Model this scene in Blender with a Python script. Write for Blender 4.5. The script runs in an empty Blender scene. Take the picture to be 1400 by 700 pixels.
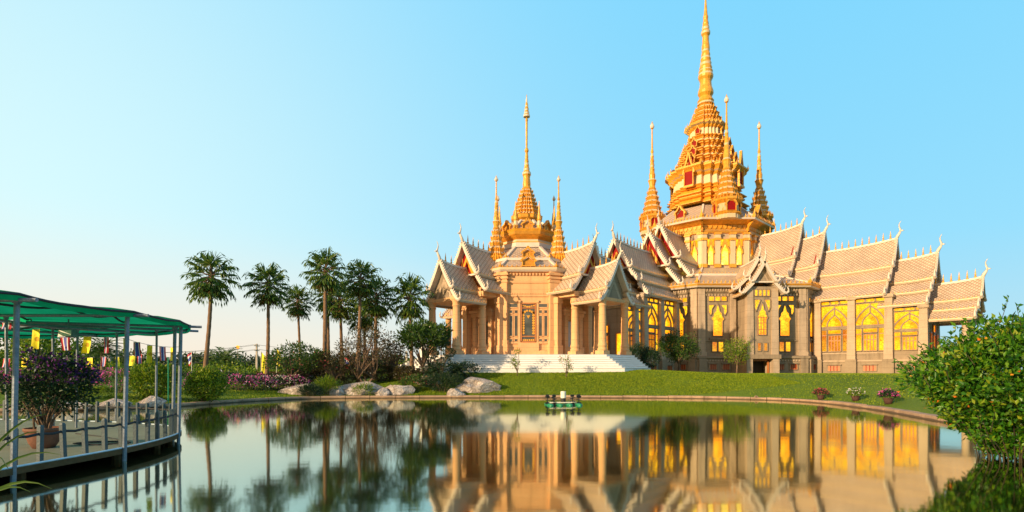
import bpy, bmesh, math, random
import numpy as np
from mathutils import Vector, Matrix, noise as mnoise

random.seed(7)
RNG = np.random.default_rng(11)
S = bpy.context.scene
COL = S.collection
R = math.radians
PI = math.pi

# ------------------------------------------------------------------ camera
FPX, HY, CAMH = 750.0, 508.0, 2.2          # focal length and horizon row in the photo's pixels, eye height over the water
cam_d = bpy.data.cameras.new('camera')
cam = bpy.data.objects.new('camera', cam_d)
COL.objects.link(cam)
cam.location = (0, 0, CAMH)
cam.rotation_euler = (R(90), 0, 0)
cam_d.sensor_width = 36
cam_d.lens = 36 * FPX / 1400
cam_d.shift_y = (HY - 350) / 1400
cam_d.clip_start = 0.1
cam_d.clip_end = 9000
S.camera = cam

def at(px, py, Y):
    return Vector(((px - 700) / FPX * Y, Y, CAMH + (HY - py) / FPX * Y))

# ------------------------------------------------------------------ sky, sun, exposure
SUN_DIR = Vector((-0.75, -0.66, 0.0)).normalized()
SUN_EL = R(15)
W = bpy.data.worlds.new('World')
S.world = W
W.use_nodes = True
nt = W.node_tree
nt.nodes.clear()
def wn(t, **k):
    n = nt.nodes.new(t)
    for a, b in k.items():
        setattr(n, a, b)
    return n
wo = wn('ShaderNodeOutputWorld')
bg = wn('ShaderNodeBackground')
sky = wn('ShaderNodeTexSky', sky_type='NISHITA', sun_disc=False)
sky.sun_elevation = SUN_EL
sky.sun_rotation = math.atan2(SUN_DIR.x, SUN_DIR.y)
sky.air_density = 1.0
sky.dust_density = 0.6
bg.inputs['Strength'].default_value = 0.083
# the sky of that evening: clear cyan overhead, pale and creamy low down toward the sunset side
geo = wn('ShaderNodeTexCoord')
sep = wn('ShaderNodeSeparateXYZ')
nt.links.new(geo.outputs['Generated'], sep.inputs[0])
el = wn('ShaderNodeValToRGB')
nt.links.new(sep.outputs['Z'], el.inputs[0])
cr = el.color_ramp
stops = [(0.0, (4.6, 6.4, 7.0)), (0.06, (4.0, 6.8, 8.2)), (0.20, (2.8, 6.9, 9.2)), (0.56, (2.05, 6.6, 9.7)), (0.8, (1.1, 2.8, 5.2))]
while len(cr.elements) < len(stops):
    cr.elements.new(0.5)
for e, (p, c) in zip(cr.elements, stops):
    e.position = p
    e.color = (c[0] / 10, c[1] / 10, c[2] / 10, 1)
# glow on the left horizon
dot = wn('ShaderNodeVectorMath', operation='DOT_PRODUCT')
nt.links.new(geo.outputs['Generated'], dot.inputs[0])
gd = Vector((-0.77, 0.64, 0.03)).normalized()
dot.inputs[1].default_value = gd
gc = wn('ShaderNodeMath', operation='MAXIMUM')
nt.links.new(dot.outputs['Value'], gc.inputs[0])
gc.inputs[1].default_value = 0.0
gl = wn('ShaderNodeMath', operation='POWER')
nt.links.new(gc.outputs[0], gl.inputs[0])
gl.inputs[1].default_value = 3.2
lowr = wn('ShaderNodeMapRange', interpolation_type='SMOOTHSTEP')
lowr.inputs['From Min'].default_value = 0.26
lowr.inputs['From Max'].default_value = 0.0
nt.links.new(sep.outputs['Z'], lowr.inputs['Value'])
mixg = wn('ShaderNodeMix', data_type='RGBA')          # whitening all along the sunset side
mixg.inputs[7].default_value = (0.72, 0.97, 0.98, 1)
nt.links.new(gl.outputs[0], mixg.inputs[0])
nt.links.new(el.outputs[0], mixg.inputs[6])
mulc = wn('ShaderNodeMath', operation='MULTIPLY')
gl2 = wn('ShaderNodeMapRange', interpolation_type='SMOOTHSTEP')
gl2.inputs['From Min'].default_value = 0.45
gl2.inputs['From Max'].default_value = 0.98
nt.links.new(dot.outputs['Value'], gl2.inputs['Value'])
nt.links.new(gl2.outputs[0], mulc.inputs[0])
nt.links.new(lowr.outputs[0], mulc.inputs[1])
mixw = wn('ShaderNodeMix', data_type='RGBA')
mixw.inputs[7].default_value = (0.92, 0.81, 0.67, 1)
nt.links.new(mulc.outputs[0], mixw.inputs[0])
nt.links.new(mixg.outputs[2], mixw.inputs[6])
scl = wn('ShaderNodeVectorMath', operation='SCALE')
scl.inputs['Scale'].default_value = 10.0
nt.links.new(mixw.outputs[2], scl.inputs[0])
# broad bright warmth round the setting sun, outside the view
sdot = wn('ShaderNodeVectorMath', operation='DOT_PRODUCT')
nt.links.new(geo.outputs['Generated'], sdot.inputs[0])
sdot.inputs[1].default_value = Vector((-0.80, -0.55, 0.12)).normalized()
sg = wn('ShaderNodeMapRange', interpolation_type='SMOOTHSTEP')
sg.inputs['From Min'].default_value = 0.12
sg.inputs['From Max'].default_value = 1.0
nt.links.new(sdot.outputs['Value'], sg.inputs['Value'])
mixs = wn('ShaderNodeMix', data_type='RGBA')
mixs.inputs[7].default_value = (8.5, 5.2, 2.5, 1)
nt.links.new(sg.outputs[0], mixs.inputs[0])
nt.links.new(scl.outputs[0], mixs.inputs[6])
fin = wn('ShaderNodeMix', data_type='RGBA')
fin.inputs[0].default_value = 0.9
nt.links.new(sky.outputs[0], fin.inputs[6])
nt.links.new(mixs.outputs[2], fin.inputs[7])
nt.links.new(fin.outputs[2], bg.inputs['Color'])
nt.links.new(bg.outputs[0], wo.inputs['Surface'])

sd = bpy.data.lights.new('sun', 'SUN')
sd.energy = 4.9
sd.angle = R(0.6)
sd.color = (1.0, 0.74, 0.45)
sun = bpy.data.objects.new('sun', sd)
COL.objects.link(sun)
to_sun = Vector((SUN_DIR.x * math.cos(SUN_EL), SUN_DIR.y * math.cos(SUN_EL), math.sin(SUN_EL)))
sun.rotation_euler = to_sun.to_track_quat('Z', 'Y').to_euler()
sun.location = to_sun * 200

S.view_settings.view_transform = 'Standard'
S.view_settings.look = 'None'
S.view_settings.gamma = 1
S.view_settings.exposure = 0.42
S.view_settings.use_curve_mapping = False

# ------------------------------------------------------------------ materials
MATS = {}
class NB:
    """small wrapper to write node trees in few lines"""
    def __init__(s, name):
        s.m = bpy.data.materials.new(name)
        s.m.use_nodes = True
        s.t = s.m.node_tree
        s.t.nodes.clear()
        s.out = s.n('ShaderNodeOutputMaterial')
    def n(s, typ, ins=None, **k):
        x = s.t.nodes.new(typ)
        for a, b in k.items():
            setattr(x, a, b)
        for a, b in (ins or {}).items():
            if hasattr(b, 'is_output') or isinstance(b, bpy.types.NodeSocket):
                s.t.links.new(b, x.inputs[a])
            else:
                x.inputs[a].default_value = b
        return x
    def ramp(s, fac, stops):
        x = s.n('ShaderNodeValToRGB', {0: fac})
        while len(x.color_ramp.elements) < len(stops):
            x.color_ramp.elements.new(0.5)
        for e, (p, c) in zip(x.color_ramp.elements, stops):
            e.position = p
            e.color = (*c, 1)
        return x.outputs[0]

def c4(c): return (*c, 1)

def surface(name, col, rough=0.6, var=0.18, scale=1.2, fine=14, metal=0.0, bump=0.15, stain=0.0, spec=0.5, coord='Object', course=0.0, wet=None):
    b = NB(name)
    tc = b.n('ShaderNodeTexCoord').outputs[coord]
    n1 = b.n('ShaderNodeTexNoise', {'Vector': tc, 'Scale': scale, 'Detail': 6.0, 'Roughness': 0.6})
    n2 = b.n('ShaderNodeTexNoise', {'Vector': tc, 'Scale': fine, 'Detail': 4.0})
    dark = tuple(c * (1 - var) for c in col)
    lite = tuple(min(1, c * (1 + var)) for c in col)
    c = b.ramp(n1.outputs[0], [(0.3, dark), (0.7, lite)])
    c2 = b.n('ShaderNodeMix', {0: 0.35, 6: c, 7: b.ramp(n2.outputs[0], [(0.3, dark), (0.7, lite)])}, data_type='RGBA').outputs[2]
    if stain:
        mp = b.n('ShaderNodeMapping', {'Vector': tc, 'Scale': (1.6, 1.6, 0.16)}).outputs[0]
        n3 = b.n('ShaderNodeTexNoise', {'Vector': mp, 'Scale': 1.3, 'Detail': 5.0})
        f = b.n('ShaderNodeMapRange', {'Value': n3.outputs[0], 'From Min': 0.5, 'From Max': 0.75, 'To Max': stain}).outputs[0]
        c2 = b.n('ShaderNodeMix', {0: f, 6: c2, 7: c4(tuple(x * 0.55 for x in col))}, data_type='RGBA').outputs[2]
    if course or wet is not None:
        zc = b.n('ShaderNodeSeparateXYZ', {0: tc}).outputs['Z']
    if course:
        q = b.n('ShaderNodeMath', {0: zc, 1: 1 / course}, operation='MULTIPLY').outputs[0]
        q = b.n('ShaderNodeMath', {0: q}, operation='FRACT').outputs[0]
        q = b.n('ShaderNodeMath', {0: q, 1: 0.045}, operation='LESS_THAN').outputs[0]
        q = b.n('ShaderNodeMath', {0: q, 1: 0.45}, operation='MULTIPLY').outputs[0]
        c2 = b.n('ShaderNodeMix', {0: q, 6: c2, 7: c4(tuple(x * 0.4 for x in col))}, data_type='RGBA').outputs[2]
    if wet is not None:
        q = b.n('ShaderNodeMath', {0: n1.outputs[0], 1: 0.12, 2: zc}, operation='MULTIPLY_ADD').outputs[0]
        q = b.n('ShaderNodeMapRange', {'Value': q, 'From Min': wet + 0.04, 'From Max': wet}).outputs[0]
        c2 = b.n('ShaderNodeMix', {0: q, 6: c2, 7: c4(tuple(x * 0.3 for x in col))}, data_type='RGBA').outputs[2]
    bp = b.n('ShaderNodeBump', {'Height': n2.outputs[0], 'Strength': bump, 'Distance': 0.05}).outputs[0]
    p = b.n('ShaderNodeBsdfPrincipled', {'Base Color': c2, 'Roughness': rough, 'Metallic': metal, 'Normal': bp, 'Specular IOR Level': spec})
    b.t.links.new(p.outputs[0], b.out.inputs[0])
    MATS[name] = b.m
    return b.m

surface('peach_stone', (0.70, 0.39, 0.18), 0.85, 0.14, 0.6, 9, stain=0.5, course=0.8, spec=0.2)
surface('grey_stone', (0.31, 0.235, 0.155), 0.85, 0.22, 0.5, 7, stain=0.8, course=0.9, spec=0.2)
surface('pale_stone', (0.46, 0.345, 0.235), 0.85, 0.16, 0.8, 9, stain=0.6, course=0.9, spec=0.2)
surface('white_trim', (0.66, 0.55, 0.44), 0.5, 0.12, 2.0, 18)
surface('white_stair', (0.74, 0.71, 0.67), 0.45, 0.05, 0.7, 12, bump=0.05, stain=0.12)
surface('cream', (0.64, 0.47, 0.27), 0.5, 0.12, 1.5, 14)
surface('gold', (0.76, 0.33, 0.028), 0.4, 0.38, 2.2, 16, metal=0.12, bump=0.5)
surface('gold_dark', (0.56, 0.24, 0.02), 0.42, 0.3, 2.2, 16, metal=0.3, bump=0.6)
surface('red_lacquer', (0.26, 0.006, 0.004), 0.6, 0.2, 1.5, 14, spec=0.15)
surface('wood', (0.42, 0.15, 0.04), 0.5, 0.25, 2, 20)
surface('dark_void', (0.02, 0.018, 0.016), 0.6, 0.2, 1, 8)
surface('kerb_stone', (0.36, 0.23, 0.14), 0.8, 0.28, 0.9, 9, stain=0.6, wet=0.11)
def rock_mat():
    b = NB('rock')
    tc = b.n('ShaderNodeTexCoord').outputs['Object']
    n1 = b.n('ShaderNodeTexNoise', {'Vector': tc, 'Scale': 1.3, 'Detail': 7.0, 'Roughness': 0.7})
    wv = b.n('ShaderNodeVectorMath', {0: tc, 1: n1.outputs['Color']}, operation='ADD').outputs[0]
    mp = b.n('ShaderNodeMapping', {'Vector': wv, 'Scale': (1.0, 1.0, 2.6), 'Rotation': (0.3, 0.2, 0)}).outputs[0]
    v = b.n('ShaderNodeTexVoronoi', {'Vector': mp, 'Scale': 1.25}, feature='DISTANCE_TO_EDGE')
    n2 = b.n('ShaderNodeTexNoise', {'Vector': tc, 'Scale': 9.0, 'Detail': 5.0})
    base = b.ramp(n1.outputs[0], [(0.30, (0.22, 0.16, 0.12)), (0.42, (0.50, 0.42, 0.35)), (0.6, (0.72, 0.65, 0.59))])
    crack = b.n('ShaderNodeMapRange', {'Value': v.outputs['Distance'], 'From Min': 0.0, 'From Max': 0.07, 'To Min': 0.75, 'To Max': 0.0}).outputs[0]
    c = b.n('ShaderNodeMix', {0: crack, 6: base, 7: (0.06, 0.045, 0.032, 1)}, data_type='RGBA').outputs[2]
    c = b.n('ShaderNodeMix', {0: 0.35, 6: c, 7: b.ramp(n2.outputs[0], [(0.35, (0.12, 0.09, 0.07)), (0.65, (0.52, 0.44, 0.38))])}, data_type='RGBA').outputs[2]
    h = b.n('ShaderNodeMath', {0: v.outputs['Distance'], 1: 1.5, 2: n2.outputs[0]}, operation='MULTIPLY_ADD').outputs[0]
    bp = b.n('ShaderNodeBump', {'Height': h, 'Strength': 1.0, 'Distance': 0.14}).outputs[0]
    p = b.n('ShaderNodeBsdfPrincipled', {'Base Color': c, 'Roughness': 0.9, 'Normal': bp, 'Specular IOR Level': 0.2})
    b.t.links.new(p.outputs[0], b.out.inputs[0])
    MATS['rock'] = b.m
rock_mat()
surface('stem_dark', (0.045, 0.034, 0.014), 0.85, 0.4, 3, 20)
surface('clay_dark', (0.09, 0.04, 0.03), 0.75, 0.3, 3, 20)
surface('trunk', (0.16, 0.10, 0.06), 0.9, 0.35, 2.0, 14, bump=0.8)
surface('palm_trunk', (0.20, 0.115, 0.06), 0.9, 0.35, 3.0, 18, bump=0.9)
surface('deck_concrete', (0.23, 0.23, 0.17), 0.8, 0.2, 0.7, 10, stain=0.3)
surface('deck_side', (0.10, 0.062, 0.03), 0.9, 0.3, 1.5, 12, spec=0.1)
surface('steel_pole', (0.17, 0.20, 0.24), 0.5, 0.4, 2.5, 20, metal=0.3)
surface('baluster_paint', (0.045, 0.072, 0.08), 0.55, 0.25, 2.5, 20)
surface('rope', (0.025, 0.025, 0.03), 0.8, 0.3, 5, 30)
surface('pipe_white', (0.55, 0.68, 0.80), 0.4, 0.1, 3, 20)
surface('terracotta', (0.17, 0.07, 0.04), 0.75, 0.3, 3, 20)
surface('flag_yellow', (0.85, 0.72, 0.02), 0.7, 0.08, 3, 20)
surface('flag_red', (0.65, 0.03, 0.05), 0.7, 0.08, 3, 20)
surface('flag_white', (0.80, 0.80, 0.80), 0.7, 0.05, 3, 20)
surface('flag_blue', (0.05, 0.07, 0.33), 0.7, 0.08, 3, 20)
surface('emblem', (0.62, 0.33, 0.01), 0.7, 0.08, 3, 20)
surface('float_green', (0.015, 0.22, 0.10), 0.4, 0.2, 2, 12)
surface('black_plastic', (0.012, 0.016, 0.014), 0.5, 0.2, 2, 12)
surface('white_plastic', (0.75, 0.70, 0.58), 0.5, 0.1, 2, 12)
surface('concrete_pole', (0.42, 0.36, 0.29), 0.8, 0.2, 1, 8)
surface('cable', (0.10, 0.10, 0.11), 0.7, 0.1, 1, 4)
surface('fence_blue', (0.03, 0.05, 0.09), 0.6, 0.2, 1, 8)
surface('grey_door', (0.40, 0.40, 0.40), 0.5, 0.08, 1, 8)

def tile_mat(name, a, c_, line):
    b = NB(name)
    uv = b.n('ShaderNodeTexCoord').outputs['UV']
    tc = b.n('ShaderNodeTexCoord').outputs['Object']
    mp = b.n('ShaderNodeMapping', {'Vector': uv, 'Rotation': (0, 0, R(45))}).outputs[0]
    br = b.n('ShaderNodeTexBrick', {'Vector': mp, 'Color1': c4(a), 'Color2': c4(c_), 'Mortar': c4(line), 'Scale': 1.0, 'Mortar Size': 0.055,
                                   'Mortar Smooth': 0.35, 'Brick Width': 0.36, 'Row Height': 0.36}, offset=0.0, offset_frequency=1)
    n = b.n('ShaderNodeTexNoise', {'Vector': tc, 'Scale': 0.45, 'Detail': 5.0})
    v = b.ramp(n.outputs[0], [(0.3, (0.72, 0.72, 0.74)), (0.7, (1.0, 1.0, 1.0))])
    col = b.n('ShaderNodeMix', {0: 0.8, 6: br.outputs[0], 7: v}, data_type='RGBA', blend_type='MULTIPLY').outputs[2]
    inv = b.n('ShaderNodeMath', {0: 1.0, 1: br.outputs['Fac']}, operation='SUBTRACT').outputs[0]
    bp = b.n('ShaderNodeBump', {'Height': inv, 'Strength': 0.7, 'Distance': 0.05}).outputs[0]
    p = b.n('ShaderNodeBsdfPrincipled', {'Base Color': col, 'Roughness': 0.42, 'Normal': bp})
    b.t.links.new(p.outputs[0], b.out.inputs[0])
    MATS[name] = b.m
tile_mat('roof_tile', (0.68, 0.52, 0.37), (0.58, 0.43, 0.30), (0.38, 0.26, 0.17))

def lit_mat(name, c1, c2, strength, sc=2.2):
    b = NB(name)
    tc = b.n('ShaderNodeTexCoord').outputs['Object']
    v = b.n('ShaderNodeTexVoronoi', {'Vector': tc, 'Scale': sc}, feature='DISTANCE_TO_EDGE')
    n = b.n('ShaderNodeTexNoise', {'Vector': tc, 'Scale': 0.55, 'Detail': 4.0})
    f = b.n('ShaderNodeMapRange', {'Value': v.outputs['Distance'], 'From Min': 0.0, 'From Max': 0.07}).outputs[0]
    base = b.ramp(n.outputs[0], [(0.36, c1), (0.56, c2)])
    col = b.n('ShaderNodeMix', {0: f, 6: c4(tuple(x * 0.6 for x in c1)), 7: base}, data_type='RGBA').outputs[2]
    e = b.n('ShaderNodeEmission', {'Color': col, 'Strength': strength})
    gl_ = b.n('ShaderNodeBsdfGlossy', {'Color': (1, 1, 1, 1), 'Roughness': 0.1})
    mx = b.n('ShaderNodeMixShader', {0: 0.025, 1: e.outputs[0], 2: gl_.outputs[0]})
    b.t.links.new(mx.outputs[0], b.out.inputs[0])
    MATS[name] = b.m
lit_mat('lit_pane', (0.95, 0.26, 0.003), (1.0, 0.50, 0.012), 1.5)
lit_mat('lit_bright', (1.0, 0.52, 0.02), (1.0, 0.76, 0.16), 1.6)
lit_mat('lit_orange', (0.75, 0.17, 0.012), (0.95, 0.42, 0.02), 0.9)

def glass_dark():
    b = NB('dark_glass')
    tc = b.n('ShaderNodeTexCoord').outputs['Object']
    n = b.n('ShaderNodeTexNoise', {'Vector': tc, 'Scale': 0.8})
    c = b.ramp(n.outputs[0], [(0.35, (0.05, 0.05, 0.035)), (0.65, (0.12, 0.12, 0.09))])
    p = b.n('ShaderNodeBsdfPrincipled', {'Base Color': c, 'Roughness': 0.08, 'Specular IOR Level': 0.7})
    b.t.links.new(p.outputs[0], b.out.inputs[0])
    MATS['dark_glass'] = b.m
glass_dark()

def leaf_mat(name, cols, trans=0.3, rough=0.45):
    b = NB(name)
    r = b.n('ShaderNodeNewGeometry').outputs['Random Per Island']
    tc = b.n('ShaderNodeTexCoord').outputs['Object']
    n = b.n('ShaderNodeTexNoise', {'Vector': tc, 'Scale': 0.9, 'Detail': 2.0}).outputs[0]
    k = len(cols)
    f = b.n('ShaderNodeMath', {0: r, 1: 0.72}, operation='MULTIPLY').outputs[0]
    f = b.n('ShaderNodeMath', {0: n, 1: 0.34, 2: f}, operation='MULTIPLY_ADD').outputs[0]
    col = b.ramp(f, [(0.1 + 0.85 * i / (k - 1), c) for i, c in enumerate(cols)])
    p = b.n('ShaderNodeBsdfPrincipled', {'Base Color': col, 'Roughness': rough, 'Specular IOR Level': 0.35})
    t = b.n('ShaderNodeBsdfTranslucent', {'Color': col})
    m = b.n('ShaderNodeMixShader', {0: trans, 1: p.outputs[0], 2: t.outputs[0]})
    b.t.links.new(m.outputs[0], b.out.inputs[0])
    MATS[name] = b.m
leaf_mat('leaf_bush', [(0.010, 0.050, 0.004), (0.026, 0.12, 0.006), (0.06, 0.19, 0.008), (0.12, 0.26, 0.010), (0.30, 0.31, 0.018)], 0.35, 0.38)
leaf_mat('leaf_tree', [(0.018, 0.05, 0.007), (0.035, 0.09, 0.010), (0.06, 0.12, 0.014), (0.10, 0.16, 0.02)], 0.3)
leaf_mat('leaf_dark', [(0.010, 0.030, 0.010), (0.018, 0.048, 0.014), (0.03, 0.065, 0.018)], 0.2)
leaf_mat('leaf_lime', [(0.05, 0.11, 0.008), (0.10, 0.19, 0.010), (0.20, 0.30, 0.015), (0.36, 0.38, 0.02)], 0.35)
leaf_mat('leaf_brown', [(0.05, 0.03, 0.015), (0.09, 0.055, 0.02), (0.07, 0.08, 0.02), (0.13, 0.07, 0.03)], 0.25)
leaf_mat('leaf_far', [(0.025, 0.05, 0.02), (0.045, 0.075, 0.025), (0.07, 0.10, 0.03)], 0.2)
leaf_mat('palm_leaf', [(0.02, 0.06, 0.012), (0.05, 0.12, 0.018), (0.11, 0.19, 0.024), (0.20, 0.25, 0.03)], 0.35, 0.38)
leaf_mat('palm_dead', [(0.10, 0.06, 0.015), (0.17, 0.11, 0.025), (0.14, 0.13, 0.03)], 0.25, 0.6)
leaf_mat('grass_blade', [(0.09, 0.165, 0.004), (0.17, 0.26, 0.006), (0.26, 0.34, 0.008), (0.36, 0.39, 0.012)], 0.35, 0.6)
leaf_mat('flower_pink', [(0.62, 0.04, 0.26), (0.78, 0.10, 0.42), (0.70, 0.20, 0.55)], 0.35)
leaf_mat('flower_white', [(0.62, 0.58, 0.50), (0.75, 0.70, 0.60), (0.70, 0.55, 0.55)], 0.35)
leaf_mat('flower_purple', [(0.05, 0.010, 0.10), (0.09, 0.018, 0.16), (0.16, 0.03, 0.22)], 0.25)
leaf_mat('flower_red', [(0.40, 0.03, 0.05), (0.55, 0.06, 0.12), (0.5, 0.16, 0.10)], 0.3)
leaf_mat('flower_orange', [(0.65, 0.12, 0.01), (0.72, 0.25, 0.02), (0.7, 0.4, 0.03)], 0.3)
leaf_mat('hedge_red', [(0.07, 0.03, 0.015), (0.14, 0.035, 0.02), (0.06, 0.07, 0.02)], 0.2)

def grass_mat():
    b = NB('grass')
    tc = b.n('ShaderNodeTexCoord').outputs['Object']
    n1 = b.n('ShaderNodeTexNoise', {'Vector': tc, 'Scale': 0.16, 'Detail': 6.0, 'Roughness': 0.65})
    n2 = b.n('ShaderNodeTexNoise', {'Vector': tc, 'Scale': 2.3, 'Detail': 5.0, 'Roughness': 0.7})
    mp = b.n('ShaderNodeMapping', {'Vector': tc, 'Scale': (9, 3, 9)}).outputs[0]
    n3 = b.n('ShaderNodeTexNoise', {'Vector': mp, 'Scale': 2.0, 'Detail': 3.0})
    a = b.ramp(n1.outputs[0], [(0.3, (0.075, 0.150, 0.010)), (0.55, (0.12, 0.20, 0.012)), (0.75, (0.19, 0.24, 0.018))])
    c = b.ramp(n2.outputs[0], [(0.3, (0.07, 0.13, 0.008)), (0.7, (0.20, 0.26, 0.02))])
    m = b.n('ShaderNodeMix', {0: 0.45, 6: a, 7: c}, data_type='RGBA').outputs[2]
    d = b.n('ShaderNodeMix', {0: 0.35, 6: m, 7: b.ramp(n3.outputs[0], [(0.35, (0.05, 0.09, 0.006)), (0.65, (0.19, 0.26, 0.02))])}, data_type='RGBA').outputs[2]
    bp = b.n('ShaderNodeBump', {'Height': n3.outputs[0], 'Strength': 0.8, 'Distance': 0.12}).outputs[0]
    p = b.n('ShaderNodeBsdfPrincipled', {'Base Color': d, 'Roughness': 0.85, 'Normal': bp, 'Specular IOR Level': 0.15})
    b.t.links.new(p.outputs[0], b.out.inputs[0])
    MATS['grass'] = b.m
grass_mat()

def water_mat():
    b = NB('water')
    tc = b.n('ShaderNodeTexCoord').outputs['Object']
    mp = b.n('ShaderNodeMapping', {'Vector': tc, 'Scale': (0.35, 0.9, 1)}).outputs[0]
    n = b.n('ShaderNodeTexNoise', {'Vector': mp, 'Scale': 1.6, 'Detail': 3.0, 'Roughness': 0.5})
    bp = b.n('ShaderNodeBump', {'Height': n.outputs[0], 'Strength': 0.035, 'Distance': 0.05}).outputs[0]
    d = b.n('ShaderNodeBsdfDiffuse', {'Color': (0.012, 0.018, 0.005, 1)})
    gs = b.n('ShaderNodeBsdfGlossy', {'Color': (0.84, 0.88, 0.74, 1), 'Roughness': 0.06, 'Normal': bp})
    fr = b.n('ShaderNodeFresnel', {'IOR': 1.5})
    f = b.n('ShaderNodeMapRange', {'Value': fr.outputs[0], 'From Min': 0.1, 'From Max': 0.75, 'To Min': 0.60, 'To Max': 0.97}).outputs[0]
    p = b.n('ShaderNodeMixShader', {0: f, 1: d.outputs[0], 2: gs.outputs[0]})
    b.t.links.new(p.outputs[0], b.out.inputs[0])
    MATS['water'] = b.m
water_mat()

def net_mat():
    b = NB('green_net')
    tc = b.n('ShaderNodeTexCoord').outputs['Object']
    n = b.n('ShaderNodeTexNoise', {'Vector': tc, 'Scale': 0.9, 'Detail': 4.0})
    col = b.ramp(n.outputs[0], [(0.3, (0.006, 0.30, 0.13)), (0.7, (0.014, 0.48, 0.22))])
    d = b.n('ShaderNodeBsdfDiffuse', {'Color': col})
    t = b.n('ShaderNodeBsdfTranslucent', {'Color': col})
    m = b.n('ShaderNodeMixShader', {0: 0.65, 1: d.outputs[0], 2: t.outputs[0]})
    b.t.links.new(m.outputs[0], b.out.inputs[0])
    MATS['green_net'] = b.m
net_mat()

def emit_mat(name, col, st):
    b = NB(name)
    e = b.n('ShaderNodeEmission', {'Color': c4(col), 'Strength': st})
    b.t.links.new(e.outputs[0], b.out.inputs[0])
    MATS[name] = b.m
emit_mat('lamp_glow', (1.0, 0.32, 0.03), 2.2)

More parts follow.
